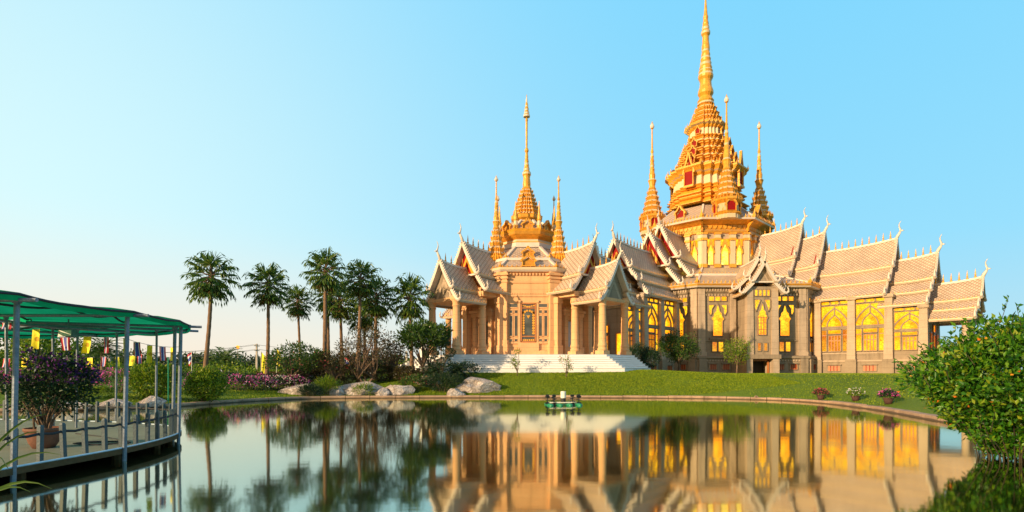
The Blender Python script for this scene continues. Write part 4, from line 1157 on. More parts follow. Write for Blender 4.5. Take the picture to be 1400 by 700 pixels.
# ------------------------------------------------------------------ pavilion in front
VC = Vector((1.79, 67.0))
ZP = 3.95
pav = thing('pavilion', 'smaller peach stone pavilion with four porches and a slim golden spire', 'pavilion', (VC.x, VC.y, 0), R(-45))
def vs(y): return CAMH + (HY - y) * 0.08933
def vr(h_): return h_ * 0.08933
RB = 6.9
hb = RB * math.tan(PI / 8)
mb = MB('peach_stone', 'dark_void')
mb.oct([(RB + 0.25, ZP, 'peach_stone'), (RB + 0.25, ZP + 0.5), (RB + 0.1, ZP + 0.6), (RB, ZP + 0.65), (RB, 10.35), (RB + 0.1, 10.4), (RB + 0.1, 10.6), (RB, 10.65), (RB, 11.85), (RB + 0.12, 11.9), (RB + 0.12, 12.15), (RB, 12.2), (RB, 13.1)], 'peach_stone')
for f in range(8):
    mb.T = rotz(f * PI / 4 + PI / 8); rv = RB / math.cos(PI / 8)
    mb.box(rv - 0.75, rv + 0.22, -0.62, 0.62, ZP, 13.1, 'peach_stone')
    mb.box(rv - 0.8, rv + 0.36, -0.76, 0.76, ZP - 0.02, ZP + 1.2, 'peach_stone'); mb.box(rv - 0.8, rv + 0.30, -0.70, 0.70, ZP + 1.2, ZP + 1.7, 'peach_stone')
    for z, e in ((11.9, 0.30), (12.3, 0.36), (12.7, 0.42)): mb.box(rv - 0.8, rv + e, -0.62 - e + 0.2, 0.62 + e - 0.2, z, z + 0.22, 'peach_stone')
mb.T = None
dentils(mb, RB, 12.72, 12.98, 16, 'peach_stone', 0.16)
dentils(mb, RB, 10.66, 10.80, 20, 'peach_stone', 0.07)
mb.build('wall', pav)
# stairs and platform: octagonal, wide on the diagonals of the porches
st = MB('white_stair')
nst = 7
for i in range(nst):
    z1 = ZP - i * (ZP - 2.35) / nst - 0.0
    D, Ru = 11.45 + 0.22 * i, 13.6 + 0.34 * i
    c2 = math.sqrt(2) * D - Ru
    P8 = [(Ru, -c2), (Ru, c2), (c2, Ru), (-c2, Ru), (-Ru, c2), (-Ru, -c2), (-c2, -Ru), (c2, -Ru)]
    P8i = [(x * 0.9, y * 0.9) for x, y in P8]
    st.rings([[(x, y, 1.6) for x, y in P8], [(x, y, z1 - 0.07) for x, y in P8]], 'white_stair', (False, False))
    st.rings([[(x * 0.992, y * 0.992, z1 - 0.07) for x, y in P8], [(x * 0.995, y * 0.995, z1 - 0.045) for x, y in P8], [(x * 1.003, y * 1.003, z1 - 0.045) for x, y in P8], [(x * 1.003, y * 1.003, z1) for x, y in P8], [(x * 0.9, y * 0.9, z1) for x, y in P8]], 'white_stair', (False, True))
st.build('staircase', pav)
pl = MB('white_stair')                               # stepped parapet beside the left stairs
for i in range(7): pl.box(-4.3, -3.6, -16.2 + i * 0.62, -16.2 + (i + 1) * 0.62, 1.3, 2.75 + i * 0.2, 'white_stair')
pl.build('parapet', pav)
pl = MB('white_stair'); pl.box(-0.55, 0.55, -0.4, 0.4, ZP - 0.2, ZP + 1.2); pl.box(-0.62, 0.62, -0.47, 0.47, ZP + 1.2, ZP + 1.32)
pl.build('plaque_pedestal', pav, tr(-2.6, -13.2, 0))
# windows of the body
def ornate(fb):
    pass
gp = []
def body_windows(f):
    T0 = rotz(f * PI / 4)
    def ex(fb):
        for z in (6.0, 9.1): fb.box(0, 0.14, -0.78, 0.78, z - 0.06 - 5.4, z + 0.06 - 5.4, 'wood')
    w_ = framed('window', [(rect(-0.78, 0.78, 0, 4.2), 'dark_glass')], pav, T0 @ tr(RB, 0, 5.45), 'wood', 0.16, 0.2, ex)
    go = MB('gold')
    for s_ in (1, -1):
        for i in range(9): go.plate([(0.05, s_ * 0.56 + 0.16 * math.cos(a), 0.95 + i * 0.28 + 0.14 * math.sin(a)) for a in [q * PI / 3 for q in range(6)]], 0.02, 'gold')
        for i in range(3): go.plate([(0.05, s_ * (0.15 + 0.22 * i) + 0.12 * math.cos(a), 3.2 + 0.1 * (2 - i) + 0.14 * math.sin(a)) for a in [q * PI / 3 for q in range(6)]], 0.02, 'gold')
        for i in range(3): go.plate([(0.05, s_ * (0.12 + 0.22 * i) + 0.11 * math.cos(a), 0.2 + 0.1 * math.sin(a)) for a in [q * PI / 3 for q in range(6)]], 0.02, 'gold')
        for i in range(3): go.plate([(0.05, s_ * (0.12 + 0.24 * i) + 0.12 * math.cos(a), 3.85 + 0.06 * i + 0.1 * math.sin(a)) for a in [q * PI / 3 for q in range(6)]], 0.02, 'gold')
    go.plate([(0.05, -0.2, 2.9), (0.05, 0.2, 2.9), (0.05, 0, 2.55)], 0.02, 'gold')
    go.build('gilt_pattern', w_)
    for s_ in (1, -1):
        P = [(rect(-0.5, 0.5, 3.75, 4.2), 'dark_glass')]
        for a in (-0.5, 0.08): P += [(rect(a, a + 0.42, 0.0, 0.35), 'dark_glass'), (rect(a, a + 0.42, 0.6, 2.9), 'dark_glass'), (rect(a, a + 0.42, 3.1, 3.5), 'dark_glass')]
        framed('window', P, pav, T0 @ tr(RB, s_ * 1.62, 5.45), 'peach_stone', 0.10, 0.12)
    pb = MB('peach_stone')
    for s_ in (1, -1):
        pb.box(RB, RB + 0.14, s_ * 1.0 - 0.1, s_ * 1.0 + 0.1, 4.6, 9.75); pb.box(RB, RB + 0.22, s_ * 1.0 - 0.14, s_ * 1.0 + 0.14, 9.75, 10.0)
    pb.box(RB, RB + 0.28, -1.15, 1.15, ZP + 0.5, 5.3); pb.box(RB, RB + 0.16, -2.2, 2.2, 5.25, 5.4)
    pb.build('window_surround', pav, T0)
for f in (-1, 1, -3): body_windows(f)
def porch_door(f):
    T0 = rotz(f * PI / 4)
    w_ = framed('door', [(rect(-0.95, 0.95, 0, 3.9), 'grey_door' if f == 0 else 'dark_glass')], pav, T0 @ tr(RB, 0, ZP + 0.05), 'wood', 0.12, 0.12)
    pb = MB('peach_stone')
    for s_ in (1, -1):
        pb.box(RB, RB + 0.45, s_ * 1.3 - 0.28, s_ * 1.3 + 0.28, ZP, 8.4); pb.box(RB, RB + 0.6, s_ * 1.3 - 0.4, s_ * 1.3 + 0.4, ZP, ZP + 1.0)
    pb.box(RB, RB + 0.55, -1.75, 1.75, 8.4, 8.8); pb.box(RB, RB + 0.7, -1.9, 1.9, 8.8, 9.1); pb.box(RB, RB + 0.5, -1.5, 1.5, 9.1, 9.35)
    pb.build('door_surround', pav, T0)
    for s_ in (1, -1):
        framed('window', [(rect(-0.17, 0.17, 0, 0.4), 'dark_glass'), (rect(-0.17, 0.17, 0.7, 3.4), 'dark_glass'), (rect(-0.17, 0.17, 3.65, 4.0), 'dark_glass')], pav, T0 @ tr(RB, s_ * 2.22, 5.3), 'peach_stone', 0.09, 0.12)
for f in (0, -2, 2, 4): porch_door(f)
# pavilion roofs
mb = MB('roof_tile', 'white_trim', 'gold')
mb.oct([(RB - 0.1, 13.0, 'peach_stone'), (RB + 0.35, 13.1, 'white_trim'), (RB + 0.55, 13.3, 'cream'), (RB + 0.55, 13.55, 'gold_dark'), (RB + 0.4, 13.65)], 'white_trim')
octroof(mb, RB + 0.35, 13.65, 5.7, 14.65)
mb.oct([(5.75, 14.5), (5.95, 14.6), (5.95, 14.9), (5.6, 14.95)], 'white_trim')
octroof(mb, 5.75, 14.95, 3.5, 16.55)
antefix_ring(mb, RB + 0.42, 13.6, 12, 0.09, 0.3)
antefix_ring(mb, 5.85, 14.9, 10, 0.08, 0.26)
for f in range(8):
    gable_niche(mb, rotz(f * PI / 4) @ tr(RB + 0.15, 0, 13.75), 1.7, 1.3, 0.5, 'gold_dark'); gable_niche(mb, rotz(f * PI / 4) @ tr(5.5, 0, 15.0), 1.5, 1.2, 0.5, 'gold_dark')
mb.build('lower_roof', pav)
mb = MB('gold', 'cream', 'roof_tile')
mb.oct([(3.3, vs(346), 'white_trim'), (3.3, vs(340), 'gold'), (3.05, vs(338), 'cream'), (2.95, vs(335), 'gold_dark'), (3.2, vs(332), 'gold'), (3.55, vs(329.5), 'gold_dark'), (3.6, vs(326), 'gold'), (3.75, vs(323), 'gold'), (3.3, vs(322))], 'gold')
octroof(mb, 3.4, vs(322.3), 1.7, vs(307))
antefix_ring(mb, 3.65, vs(323.5), 6, 0.09, 0.3)
for f in range(8): gable_niche(mb, rotz(f * PI / 4) @ tr(3.2, 0, vs(322.5)), 1.5, 1.2, 0.5, 'gold_dark')
mb.oct([(1.6, vs(309), 'cream'), (1.5, vs(305), 'gold'), (1.85, vs(302), 'gold'), (1.9, vs(298), 'gold_dark'), (1.6, vs(296))], 'gold')
for f in range(8):
    a = f * PI / 4 + PI / 8
    mb.lathe([(0.25, vs(322)), (0.3, vs(318), 'cream'), (0.2, vs(312)), (0.26, vs(310)), (0.16, vs(304)), (0.12, vs(298)), (0.02, vs(286))], 8, 'gold', (3.55 * math.cos(a), 3.55 * math.sin(a)))
tiers(mb, vs(297), 1.68, vs(258), 0.60, 7, REDENT, spikes=True)
mb.lathe([(vr(6.5), vs(258)), (vr(5.2), vs(256)), (vr(5.6), vs(252)), (vr(4.6), vs(244)), (vr(5), vs(241)), (vr(6), vs(239), 'cream'), (vr(5.8), vs(236.5)), (vr(3.8), vs(233.5), 'cream'), (vr(4.1), vs(231)), (vr(3.0), vs(228)), (vr(3.3), vs(226), 'cream'), (vr(2.6), vs(223)), (vr(2.9), vs(221)),
          (vr(2.1), vs(217)), (vr(2.3), vs(215)), (vr(1.7), vs(209)), (vr(2.8), vs(206.5)), (vr(2.4), vs(204)), (vr(1.3), vs(202)), (vr(1.5), vs(166)), (vr(2.0), vs(164)), (vr(1.2), vs(162)), (vr(0.6), vs(160)), (vr(0.5), vs(131)), (0.01, vs(129))], 12, 'gold')
mb.lathe([(vr(4.6), vs(160)), (vr(4.4), vs(157.5), 'gold'), (vr(3.4), vs(156), 'white_trim'), (vr(3.6), vs(154), 'gold'), (vr(2.6), vs(151.5), 'white_trim'), (vr(2.9), vs(149.5), 'gold'), (vr(2.0), vs(146), 'white_trim'), (vr(2.1), vs(144.5), 'gold'), (vr(1.2), vs(140)), (vr(1.1), vs(136)), (0.02, vs(131))], 10, 'white_trim')
mb.build('main_spire', pav)
cs = corner_spire(pav, tr(5.1, 0, 0), 14.7, 24.9, 1.15, turret=False)
for q in (1, 2, 3): copy_tree(cs, pav, rotz(q * PI / 2) @ tr(5.1, 0, 0))
col_mb = MB('peach_stone')
col_mb.box(-0.54, 0.54, -0.54, 0.54, ZP - 0.3, ZP + 0.42)
col_mb.lathe([(0.49, ZP + 0.42), (0.52, ZP + 0.55), (0.44, ZP + 0.75), (0.49, ZP + 0.95), (0.43, ZP + 1.2), (0.41, ZP + 1.3), (0.40, ZP + 3.2), (0.36, 8.9), (0.41, 8.95), (0.43, 9.05), (0.37, 9.15), (0.40, 9.35), (0.50, 9.65), (0.50, 9.85), (0.46, 9.9), (0.46, 10.1)], 18)
cproto = None
def pav_porch(q, full=True):
    global cproto
    A = rotz(q)
    roof_part(pav, A, 4.6, 10.1, 15.8, 0.75, [(0, 0, 2.25, 3.35), (2.15, 3.6, 3.45, 5.0)], sc=0.8, chofa_h=1.8, spacing=0.75, zspike=1.0, tymp='red_lacquer')
    if full:
        roof_part(pav, A, 9.2, 13.2, 13.5, 0.65, [(0, 0, 1.85, 2.75), (1.75, 3.0, 2.75, 4.0)], sc=0.75, chofa_h=1.7, spacing=0.7, zspike=0.95, tymp='grey_stone', tymp_layers=2)
    b = MB('peach_stone', 'grey_stone')
    b.box(RB - 0.3, 9.6, -2.75, 2.75, 10.25, 10.8, 'peach_stone')
    if full: b.box(9.0, 13.0, -2.3, 2.3, 9.55, 9.9, 'peach_stone')
    b.build('porch_beam', pav, A)
    for x in ((9.1, 12.7) if full else (9.1,)):
        for s_ in (1, -1):
            T = A @ tr(x, s_ * 2.05, 0)
            if cproto is None: cproto = col_mb.build('column', pav, T, smooth=False)
            else: copy_tree(cproto, pav, T)
    for s_ in (1, -1):
        pb = MB('peach_stone'); pb.box(-0.3, 0.3, -0.35, 0.35, ZP, 10.3); pb.box(-0.42, 0.42, -0.45, 0.45, ZP, ZP + 1.1); pb.box(-0.4, 0.4, -0.42, 0.42, 9.6, 10.2)
        pb.build('pilaster', pav, A @ tr(RB + 0.35, s_ * 2.75, 0))
pav_porch(0); pav_porch(-PI / 2); pav_porch(PI); pav_porch(PI / 2, False)
# ------------------------------------------------------------------ fan palms
def fan_palm(kind, seed, trunk_mb_args):
    pass
def palm_meshes(nf, el_lo, pet, seg, seed, droop, dead=10):
    rg = np.random.default_rng(seed)
    P, D, L, Wd, U = [], [], [], [], []
    P2, D2, L2 = [], [], []
    stems = []
    for i in range(nf + dead):
        old = i >= nf
        az = i * 2.39996 + rg.uniform(-.25, .25)
        f = (i + 0.5) / nf if not old else 1.0
        el = R(84) + (R(el_lo) - R(84)) * f ** 0.85 if not old else R(rg.uniform(-78, -50))
        d = np.array([math.cos(az) * math.cos(el), math.sin(az) * math.cos(el), math.sin(el)])
        pl_ = pet * rg.uniform(0.75, 1.1) * (0.8 if old else 1)
        b0 = np.array([0, 0, -0.25 * f]); m = b0 + d * pl_ * 0.6; tip = b0 + d * pl_ + np.array([0, 0, -0.12 * pl_])
        stems.append((b0, m, tip, old))
        dd = tip - m; dd /= np.linalg.norm(dd)
        side = np.cross(dd, [0, 0, 1.0]); side /= np.linalg.norm(side) + 1e-9
        nrm = np.cross(side, dd)
        R_ = seg * rg.uniform(0.8, 1.1); ns = 17
        for k_ in range(ns):
            a = R(-118 + 236 * k_ / (ns - 1)) + rg.uniform(-.04, .04)
            q = dd * math.cos(a) + side * math.sin(a) + nrm * (0.10 * math.cos(a * 2)) + np.array([0, 0, -droop * (0.25 + 0.25 * abs(a))])
            q /= np.linalg.norm(q)
            ll = R_ * (1 - 0.30 * abs(a) / R(118)) * (0.75 if not old else 0.7)
            (P if not old else P2).append(tip); (D if not old else D2).append(q); (L if not old else L2).append(ll)
            if not old:
                e = tip + q * ll * 0.92; q2 = q * 0.55 + np.array([0, 0, -0.75]) + 0.12 * rg.normal(size=3)
                P.append(e); D.append(q2 / np.linalg.norm(q2)); L.append(ll * rg.uniform(0.35, 0.6))
    return (np.array(P), np.array(D), np.array(L)), (np.array(P2), np.array(D2), np.array(L2)), stems
def make_palm(name, label, cat, seed, el_lo=-38, nf=34, dead=9):
    t = thing(name, label, cat, (0, 0, 0), 0, 'fan palms along the far bank')
    (P, D, L), (P2, D2, L2), stems = palm_meshes(nf, el_lo, 1.4, 1.5, seed, 0.5, dead)
    leaves('crown', P, D, L, 0.06 + 0.12 * L, 'palm_leaf', t, 0.12)
    leaves('dead_fronds', P2, D2, L2, 0.05 + 0.07 * L2, 'palm_dead', t, 0.12)
    b = MB('palm_trunk', 'leaf_brown')
    for b0, m, tip, old in stems: b.tube([b0, m, tip], [0.045, 0.035, 0.02], 4, 'leaf_brown' if old else 'palm_trunk')
    b.build('petioles', t)
    return t
PALMS = [(289, 378, 38, 52, 0, 'tall fan palm standing apart at the left of the row, past the round bush'), (367, 390, 33, 55, 1, 'fan palm with a full drooping crown, second from the left of the row'),
         (407, 414, 24, 60, 2, 'shorter fan palm with a small crown beside the tallest palm'), (445, 370, 33, 51, 1, 'tallest fan palm of the row, its crown above all the others'),
         (449, 405, 26, 63, 0, 'fan palm half hidden directly behind the tallest palm'), (465, 413, 29, 58, 2, 'lower fan palm just right of the tallest palm trunk'), (493, 383, 30, 54, 0, 'second tallest fan palm of the middle clump, slim crown'),
         (515, 408, 31, 57, 1, 'full dark fan palm at the right of the middle clump'), (498, 430, 27, 64, 2, 'lowest fan palm at the back of the middle clump'), (560, 408, 33, 56, 2, 'fan palm nearest to the pavilion with a tall ragged crown')]
pk = [make_palm('fan_palm', '', 'palm tree', s_, e, n, dd) for s_, e, n, dd in ((3, -62, 33, 18), (8, -56, 33, 15), (21, -55, 30, 20))]
used = [False] * 3
for i, (px, cy, rpx, Y, kind, lab) in enumerate(PALMS):
    if used[kind]: o = copy_tree(pk[kind])
    else: o = pk[kind]; used[kind] = True
    p = at(px, cy - 3, Y); o['label'] = lab
    zg = gz(p.x, p.y)
    k_ = rpx * Y / FPX / 2.42
    o.location = p; o.scale = (k_, k_, k_ * (1.08 if kind == 2 else 1)); o.rotation_euler = (random.uniform(-.04, .04), random.uniform(-.04, .04), random.uniform(0, 6))
    H = (p.z - zg) / k_
    b = MB('palm_trunk'); pts, rad = [], []
    ln, wob = random.uniform(-.4, .4), random.uniform(0, 6)
    for j in range(26):
        t = j / 25
        pts.append((ln * (1 - t) ** 2 + 0.06 * math.sin(t * 4 + wob) * (1 - t), 0.05 * math.cos(t * 5 + wob) * (1 - t), -H * (1 - t) - 0.2 * (1 - t)))
        rad.append((0.19 - 0.05 * t + 0.10 * math.exp(-t * 14)) * (1.06 if j % 2 else 0.96) + (0.07 if t > 0.93 else 0))
    b.tube(pts, rad, 9)
    b.build('trunk', o, smooth=True)

# ------------------------------------------------------------------ planting round the pond
GT = 'flowering trees by the rocks'
leafy_tree('frangipani_tree', 'frangipani with spreading bare twigs and sparse leaves, above the flat rock', *at(405, 0, 48.5).xy, 3.5, (2.7, 2.2, 1.25), 2.7, 52, 60, 0.6, (0.26, 0.10), 'leaf_tree', 1.1, 0.10, 2, GT, flower=('flower_red', 120, 0.12), limbs=34)
leafy_tree('frangipani_tree', 'small reddish frangipani right of the flat rock', *at(458, 0, 49).xy, 3, (1.7, 1.6, 0.95), 2.4, 32, 60, 0.5, (0.22, 0.09), 'leaf_brown', 0.9, 0.08, 1, GT, flower=('flower_red', 60, 0.12), limbs=24)
leafy_tree('frangipani_tree', 'largest leafless frangipani, a mesh of pale twigs in front of the palm clump', *at(500, 0, 49.5).xy, 5, (2.7, 2.2, 2.0), 3.6, 54, 40, 0.6, (0.24, 0.09), 'leaf_brown', 1.0, 0.12, 3, GT, flower=('flower_white', 90, 0.13), limbs=54)
leafy_tree('frangipani_tree', 'thin twiggy frangipani between the largest one and the leafy one', *at(535, 0, 52).xy, 4, (1.7, 1.6, 1.3), 2.7, 30, 40, 0.5, (0.22, 0.09), 'leaf_brown', 0.9, 0.08, 2, GT, limbs=30)
leafy_tree('frangipani_tree', 'leafy dark green frangipani with flat topped crown left of the pavilion', *at(580, 0, 52).xy, 4.5, (2.75, 2.2, 1.0), 3.9, 62, 80, 0.62, (0.34, 0.13), 'leaf_tree', 1.1, 0.10, 3, GT, flower=('flower_white', 70, 0.13), limbs=30)

def topiary(label, x, y, balls):
    z0 = gz(x, y); t = thing('cloud_pruned_tree', label, 'tree', (x, y, z0))
    P, D = [], []
    b = MB('trunk'); prev = (0, 0, -0.1)
    for bx, bz, br in balls:
        d = sph(int(900 * br)); P.append(d * br * np.array([1.2, 1.2, 0.75]) * (0.8 + 0.25 * RNG.random((len(d), 1))) + np.array([bx, 0, bz])); D.append(d + 0.5 * RNG.normal(size=d.shape))
        b.tube([(0, 0, -0.1), (bx * 0.3, 0.05, bz * 0.5), (bx, 0, bz)], [0.09, 0.07, 0.04], 6)
    P, D = np.concatenate(P), np.concatenate(D)
    leaves('crown', P, D, 0.13 * np.ones(len(P)), 0.07 * np.ones(len(P)), 'leaf_dark', t); b.build('trunk', t)
    return t
topiary('dark cloud pruned topiary tree with rounded tufts beside the cycads', *at(603, 0, 51).xy, [(0.0, 3.5, 0.75), (-0.9, 2.4, 0.6), (0.75, 2.5, 0.5), (0.3, 1.6, 0.6)])

def cycad(label, x, y, h, nf, fl, seed, name='cycad', cat='cycad', mat='leaf_dark', tr_r=0.16, grp=None, elmin=-25, z=None):
    rg = np.random.default_rng(seed); z0 = gz(x, y) if z is None else z
    t = thing(name, label, cat, (x, y, z0), 0, grp)
    P, D, L = [], [], []
    b = MB('trunk'); b.tube([(0, 0, -0.2), (0.03, 0, h * 0.5), (0, 0, h)], [tr_r * 1.3, tr_r, tr_r * 1.1], 8)
    for i in range(nf):
        az = i * 2.39996; el = R(80 + (elmin - 80) * (i + .5) / nf)
        pts = [np.array([0, 0, h])]
        for s_ in range(9):
            e2 = el - R(9) * s_ * (1 if el > 0 else 0.6)
            pts.append(pts[-1] + fl / 9 * np.array([math.cos(az) * math.cos(e2), math.sin(az) * math.cos(e2), math.sin(e2)]))
        b.tube(pts[::2] + [pts[-1]], 0.018, 3, mat)
        for s_ in range(1, 10):
            d = pts[s_] - pts[s_ - 1]; d /= np.linalg.norm(d); sd_ = np.cross(d, [0, 0, 1.]); sd_ /= np.linalg.norm(sd_) + 1e-6
            for hlf in (0, .5):
                for g_ in (1, -1):
                    P.append(pts[s_ - 1] + (pts[s_] - pts[s_ - 1]) * hlf); D.append(sd_ * g_ + d * 0.8 + np.array([0, 0, 0.15]) + .08 * rg.normal(size=3)); L.append(fl * 0.24 * math.sin(PI * (0.12 + 0.8 * s_ / 10)))
    L = np.array(L)
    leaves('fronds', np.array(P), np.array(D), L, 0.02 + 0.10 * L, mat, t, 0.1)
    b.build('trunk', t)
    return t
cycad('dark cycad on a short trunk behind the small rocks', *at(594, 0, 48.5).xy, 1.35, 34, 1.45, 1, grp='cycads near the stairs')
cycad('broad low cycad with a bushy dark rosette next to the white stairs', *at(624, 0, 50).xy, 0.9, 44, 1.55, 2, grp='cycads near the stairs')
GB = 'bushes on the far bank'
bush('bush', 'dark feathery bush at the water edge between the saddle rock and the hollow rock', *at(604, 0, 47.2).xy, (1.9, 1.0, 0.85), 2400, (0.20, 0.05), 'leaf_dark', group=GB)
bush('bush', 'reddish low bush behind the saddle shaped rock', *at(566, 0, 47.2).xy, (1.3, 0.9, 0.75), 1500, (0.17, 0.06), 'leaf_tree', [('flower_red', 60, 0.10)], group=GB)
bush('bush', 'dark shrub under the cycads beside the stairs', *at(636, 0, 51.2).xy, (1.5, 1.2, 0.9), 1700, (0.15, 0.06), 'leaf_dark', group=GB)
bush('bush', 'dark grassy clump in front of the flat rock', *at(424, 0, 44.5).xy, (1.0, 0.45, 0.50), 1100, (0.30, 0.035), 'leaf_dark', group=GB)
bush('bush', 'bright green grassy clump right of the flat rock', *at(447, 0, 45.6).xy, (0.95, 0.6, 0.80), 900, (0.38, 0.04), 'leaf_lime', group=GB)
bush('bush', 'small green tuft in front of the ridged rock', *at(498, 0, 45.7).xy, (0.8, 0.45, 0.5), 600, (0.30, 0.04), 'leaf_lime', group=GB)
bush('bush', 'dense round green bush standing at the waterline right of the canopy', -20.55, 36.9, (1.35, 1.25, 1.2), 4800, (0.17, 0.09), 'leaf_lime', group=GB)
bush('bush', 'large round green bush on the bank behind the canopy poles', -23.2, 35.4, (1.5, 1.4, 1.3), 4800, (0.17, 0.09), 'leaf_lime', group=GB)
for px, Y, r_, lab in ((425, 50.5, (1.6, 1.2, 1.0), 'reddish brown bush left of the bare frangipanis'), (474, 51.5, (1.7, 1.2, 1.15), 'reddish brown bush at the foot of the largest frangipani'), (522, 51.5, (1.6, 1.2, 1.0), 'reddish brown bush below the thin twiggy frangipani'), (555, 50.5, (1.4, 1.0, 0.8), 'dull brown bush under the leafy frangipani')):
    bush('bush', lab, *at(px, 0, Y).xy, r_, 2000, (0.18, 0.08), 'leaf_brown', group=GB)
GP = 'flowering bougainvillea on the left bank'
bush('bougainvillea', 'pink bougainvillea mound just behind the waterline bush', -23.6, 41.5, (1.1, 1.0, 0.85), 1400, (0.12, 0.06), 'leaf_tree', [('flower_pink', 260, 0.12)], group=GP)
for i, (px, Y, rx, fm, lab) in enumerate([(325, 45.0, 1.5, 'flower_pink', 'magenta bougainvillea at the left end of the flower row'), (352, 46.0, 1.6, 'flower_pink', 'magenta bougainvillea second in the flower row, deepest pink'), (380, 46.8, 1.5, 'flower_white', 'white flowering bougainvillea in the middle of the flower row'),
                                          (402, 47.6, 1.3, 'flower_pink', 'pink bougainvillea under the bare frangipani'), (436, 50.3, 1.3, 'flower_white', 'white flowering bougainvillea behind the flat rock')]):
    p = at(px, 0, Y)
    bush('bougainvillea', lab, p.x, p.y, (rx, 0.9, 0.72), 1500, (0.12, 0.06), 'leaf_dark', [(fm, 300, 0.12), ('flower_pink' if fm == 'flower_white' else 'flower_white', 70, 0.12)], group=GP, zc=0.55)
for i, (px, Y, rx, lab) in enumerate([(120, 38, 1.3, 'pink bougainvillea seen under the canopy behind the clipped hedge'), (160, 37.4, 1.5, 'bright magenta bougainvillea beside the bush behind the canopy poles'), (5, 36, 1.2, 'pink bougainvillea at the far left edge behind the first pole')]):
    p = at(px, 0, Y)
    bush('bougainvillea', lab, p.x, p.y, (rx, 0.9, 0.85), 1300, (0.12, 0.06), 'leaf_tree', [('flower_pink', 330, 0.12)], group=GP)
GH = 'clipped hedges'
hedge('hedge', 'yellow green clipped hedge by the bank stones under the canopy', [at(84, 0, 33.6).xy, at(150, 0, 34.2).xy], 1.2, 0.75, 2600, 'leaf_lime', group=GH)
hedge('hedge', 'long pale green hedge crossing behind the bushes on the left', [at(-20, 0, 43).xy, at(120, 0, 44).xy, at(236, 0, 47).xy], 1.2, 1.0, 5200, 'leaf_lime', group=GH)
hedge('hedge', 'dark clipped hedge beyond the flower row', [at(245, 0, 53).xy, at(330, 0, 54).xy, at(440, 0, 56).xy], 1.2, 0.75, 5200, 'leaf_dark', group=GH)
hedge('hedge', 'dark green hedge beneath the palm clump', [at(455, 0, 53.5).xy, at(510, 0, 55).xy, at(556, 0, 57).xy], 1.2, 0.75, 4000, 'leaf_dark', group=GH)
hedge('hedge', 'low red leaved hedge by the yellow flags', [at(352, 0, 62).xy, at(386, 0, 62).xy], 1.1, 0.85, 1500, 'hedge_red', group=GH)
hedge('hedge', 'low red leaved hedge between the two small frangipanis', [at(415, 0, 62).xy, at(448, 0, 62).xy], 1.1, 0.85, 1400, 'hedge_red', group=GH)

# rocks
def rock(label, x, y, sx, sy, sz, seed, holes=(), z=None, squash=0.5):
    bm = bmesh.new(); bmesh.ops.create_icosphere(bm, subdivisions=6, radius=1)
    for v in bm.verts:
        d = v.co.normalized(); q = d * 1.4 + Vector((seed * 7.1, seed * 3.3, seed))
        r_ = 1 + 0.34 * mnoise.noise(q) + 0.20 * (0.5 - abs(mnoise.noise(q * 2.1))) + 0.13 * (0.4 - abs(mnoise.noise(q * 4.6))) + 0.06 * mnoise.noise(q * 9) + 0.04 * mnoise.noise(q * 19)
        for fx in range(16):
            ax = Vector((math.sin(seed * 3 + fx * 2.1), math.cos(seed + fx * 1.7), math.sin(fx * 2.7 + seed * 2) * 0.8 + 0.3)).normalized()
            m = d.dot(ax) * r_; lim = 0.64 + 0.07 * (fx % 4)
            if m > lim: r_ *= lim / m * 0.95 + 0.05
        for hx, hy, hz, hr, hd_ in holes:
            k_ = (d - Vector((hx, hy, hz)).normalized()).length
            if k_ < hr: r_ -= hd_ * (1 - (k_ / hr) ** 2)
        v.co = d * r_
        if v.co.z < -0.3: v.co.z = -0.3
        v.co.x *= sx; v.co.y *= sy; v.co.z *= sz * 0.82
    me = bpy.data.meshes.new('boulder'); bm.to_mesh(me); bm.free(); me.materials.append(MATS['rock'])
    o = link('boulder', me); o.location = (x, y, (gz(x, y) if z is None else z) + 0.12 * sz)
    return tag(o, label, 'rock', 'ornamental rocks round the pond')
rock('long flat topped pale boulder behind the dark grassy clump', *at(412, 0, 45.6).xy, 2.1, 1.1, 1.05, 1.3)
rock('large ridged pale boulder below the bare frangipani', *at(492, 0, 46.5).xy, 2.6, 1.2, 1.1, 2.6)
rock('small grey boulder leaning on the ridged one', *at(462, 0, 46.1).xy, 0.9, 0.8, 0.9, 4.1)
rock('saddle shaped boulder with a dip in its top', *at(545, 0, 46.6).xy, 1.45, 0.8, 1.15, 5.2, [(0.1, 0, 1, 0.75, 0.75)])
rock('grey boulder half buried behind the low reddish bush', *at(585, 0, 49.5).xy, 1.3, 1.0, 0.9, 6.4)
rock('biggest boulder hollowed in the middle, in front of the white stairs', *at(650, 0, 47.6).xy, 2.25, 1.2, 1.5, 7.7, [(-0.1, -0.75, 0.55, 0.5, 0.55), (-0.75, -0.4, 0.6, 0.4, 0.35)])
rock('small pale stone between the ridged boulder and the saddle shaped one', *at(524, 0, 46.0).xy, 0.75, 0.6, 0.75, 11.2)
rock('low pale stone at the water edge left of the hollowed boulder', *at(622, 0, 46.2).xy, 0.9, 0.6, 0.8, 12.9)
rock('flat pale stone on the left bank under the canopy', -25.3, 31.0, 1.7, 0.7, 0.5, 8.3)
rock('flat pale stone right of the first bank stone', -23.2, 32.0, 1.2, 0.7, 0.52, 9.9)
rock('low rounded bank stone nearest to the green bush', -21.9, 33.3, 0.95, 0.6, 0.62, 3.7)

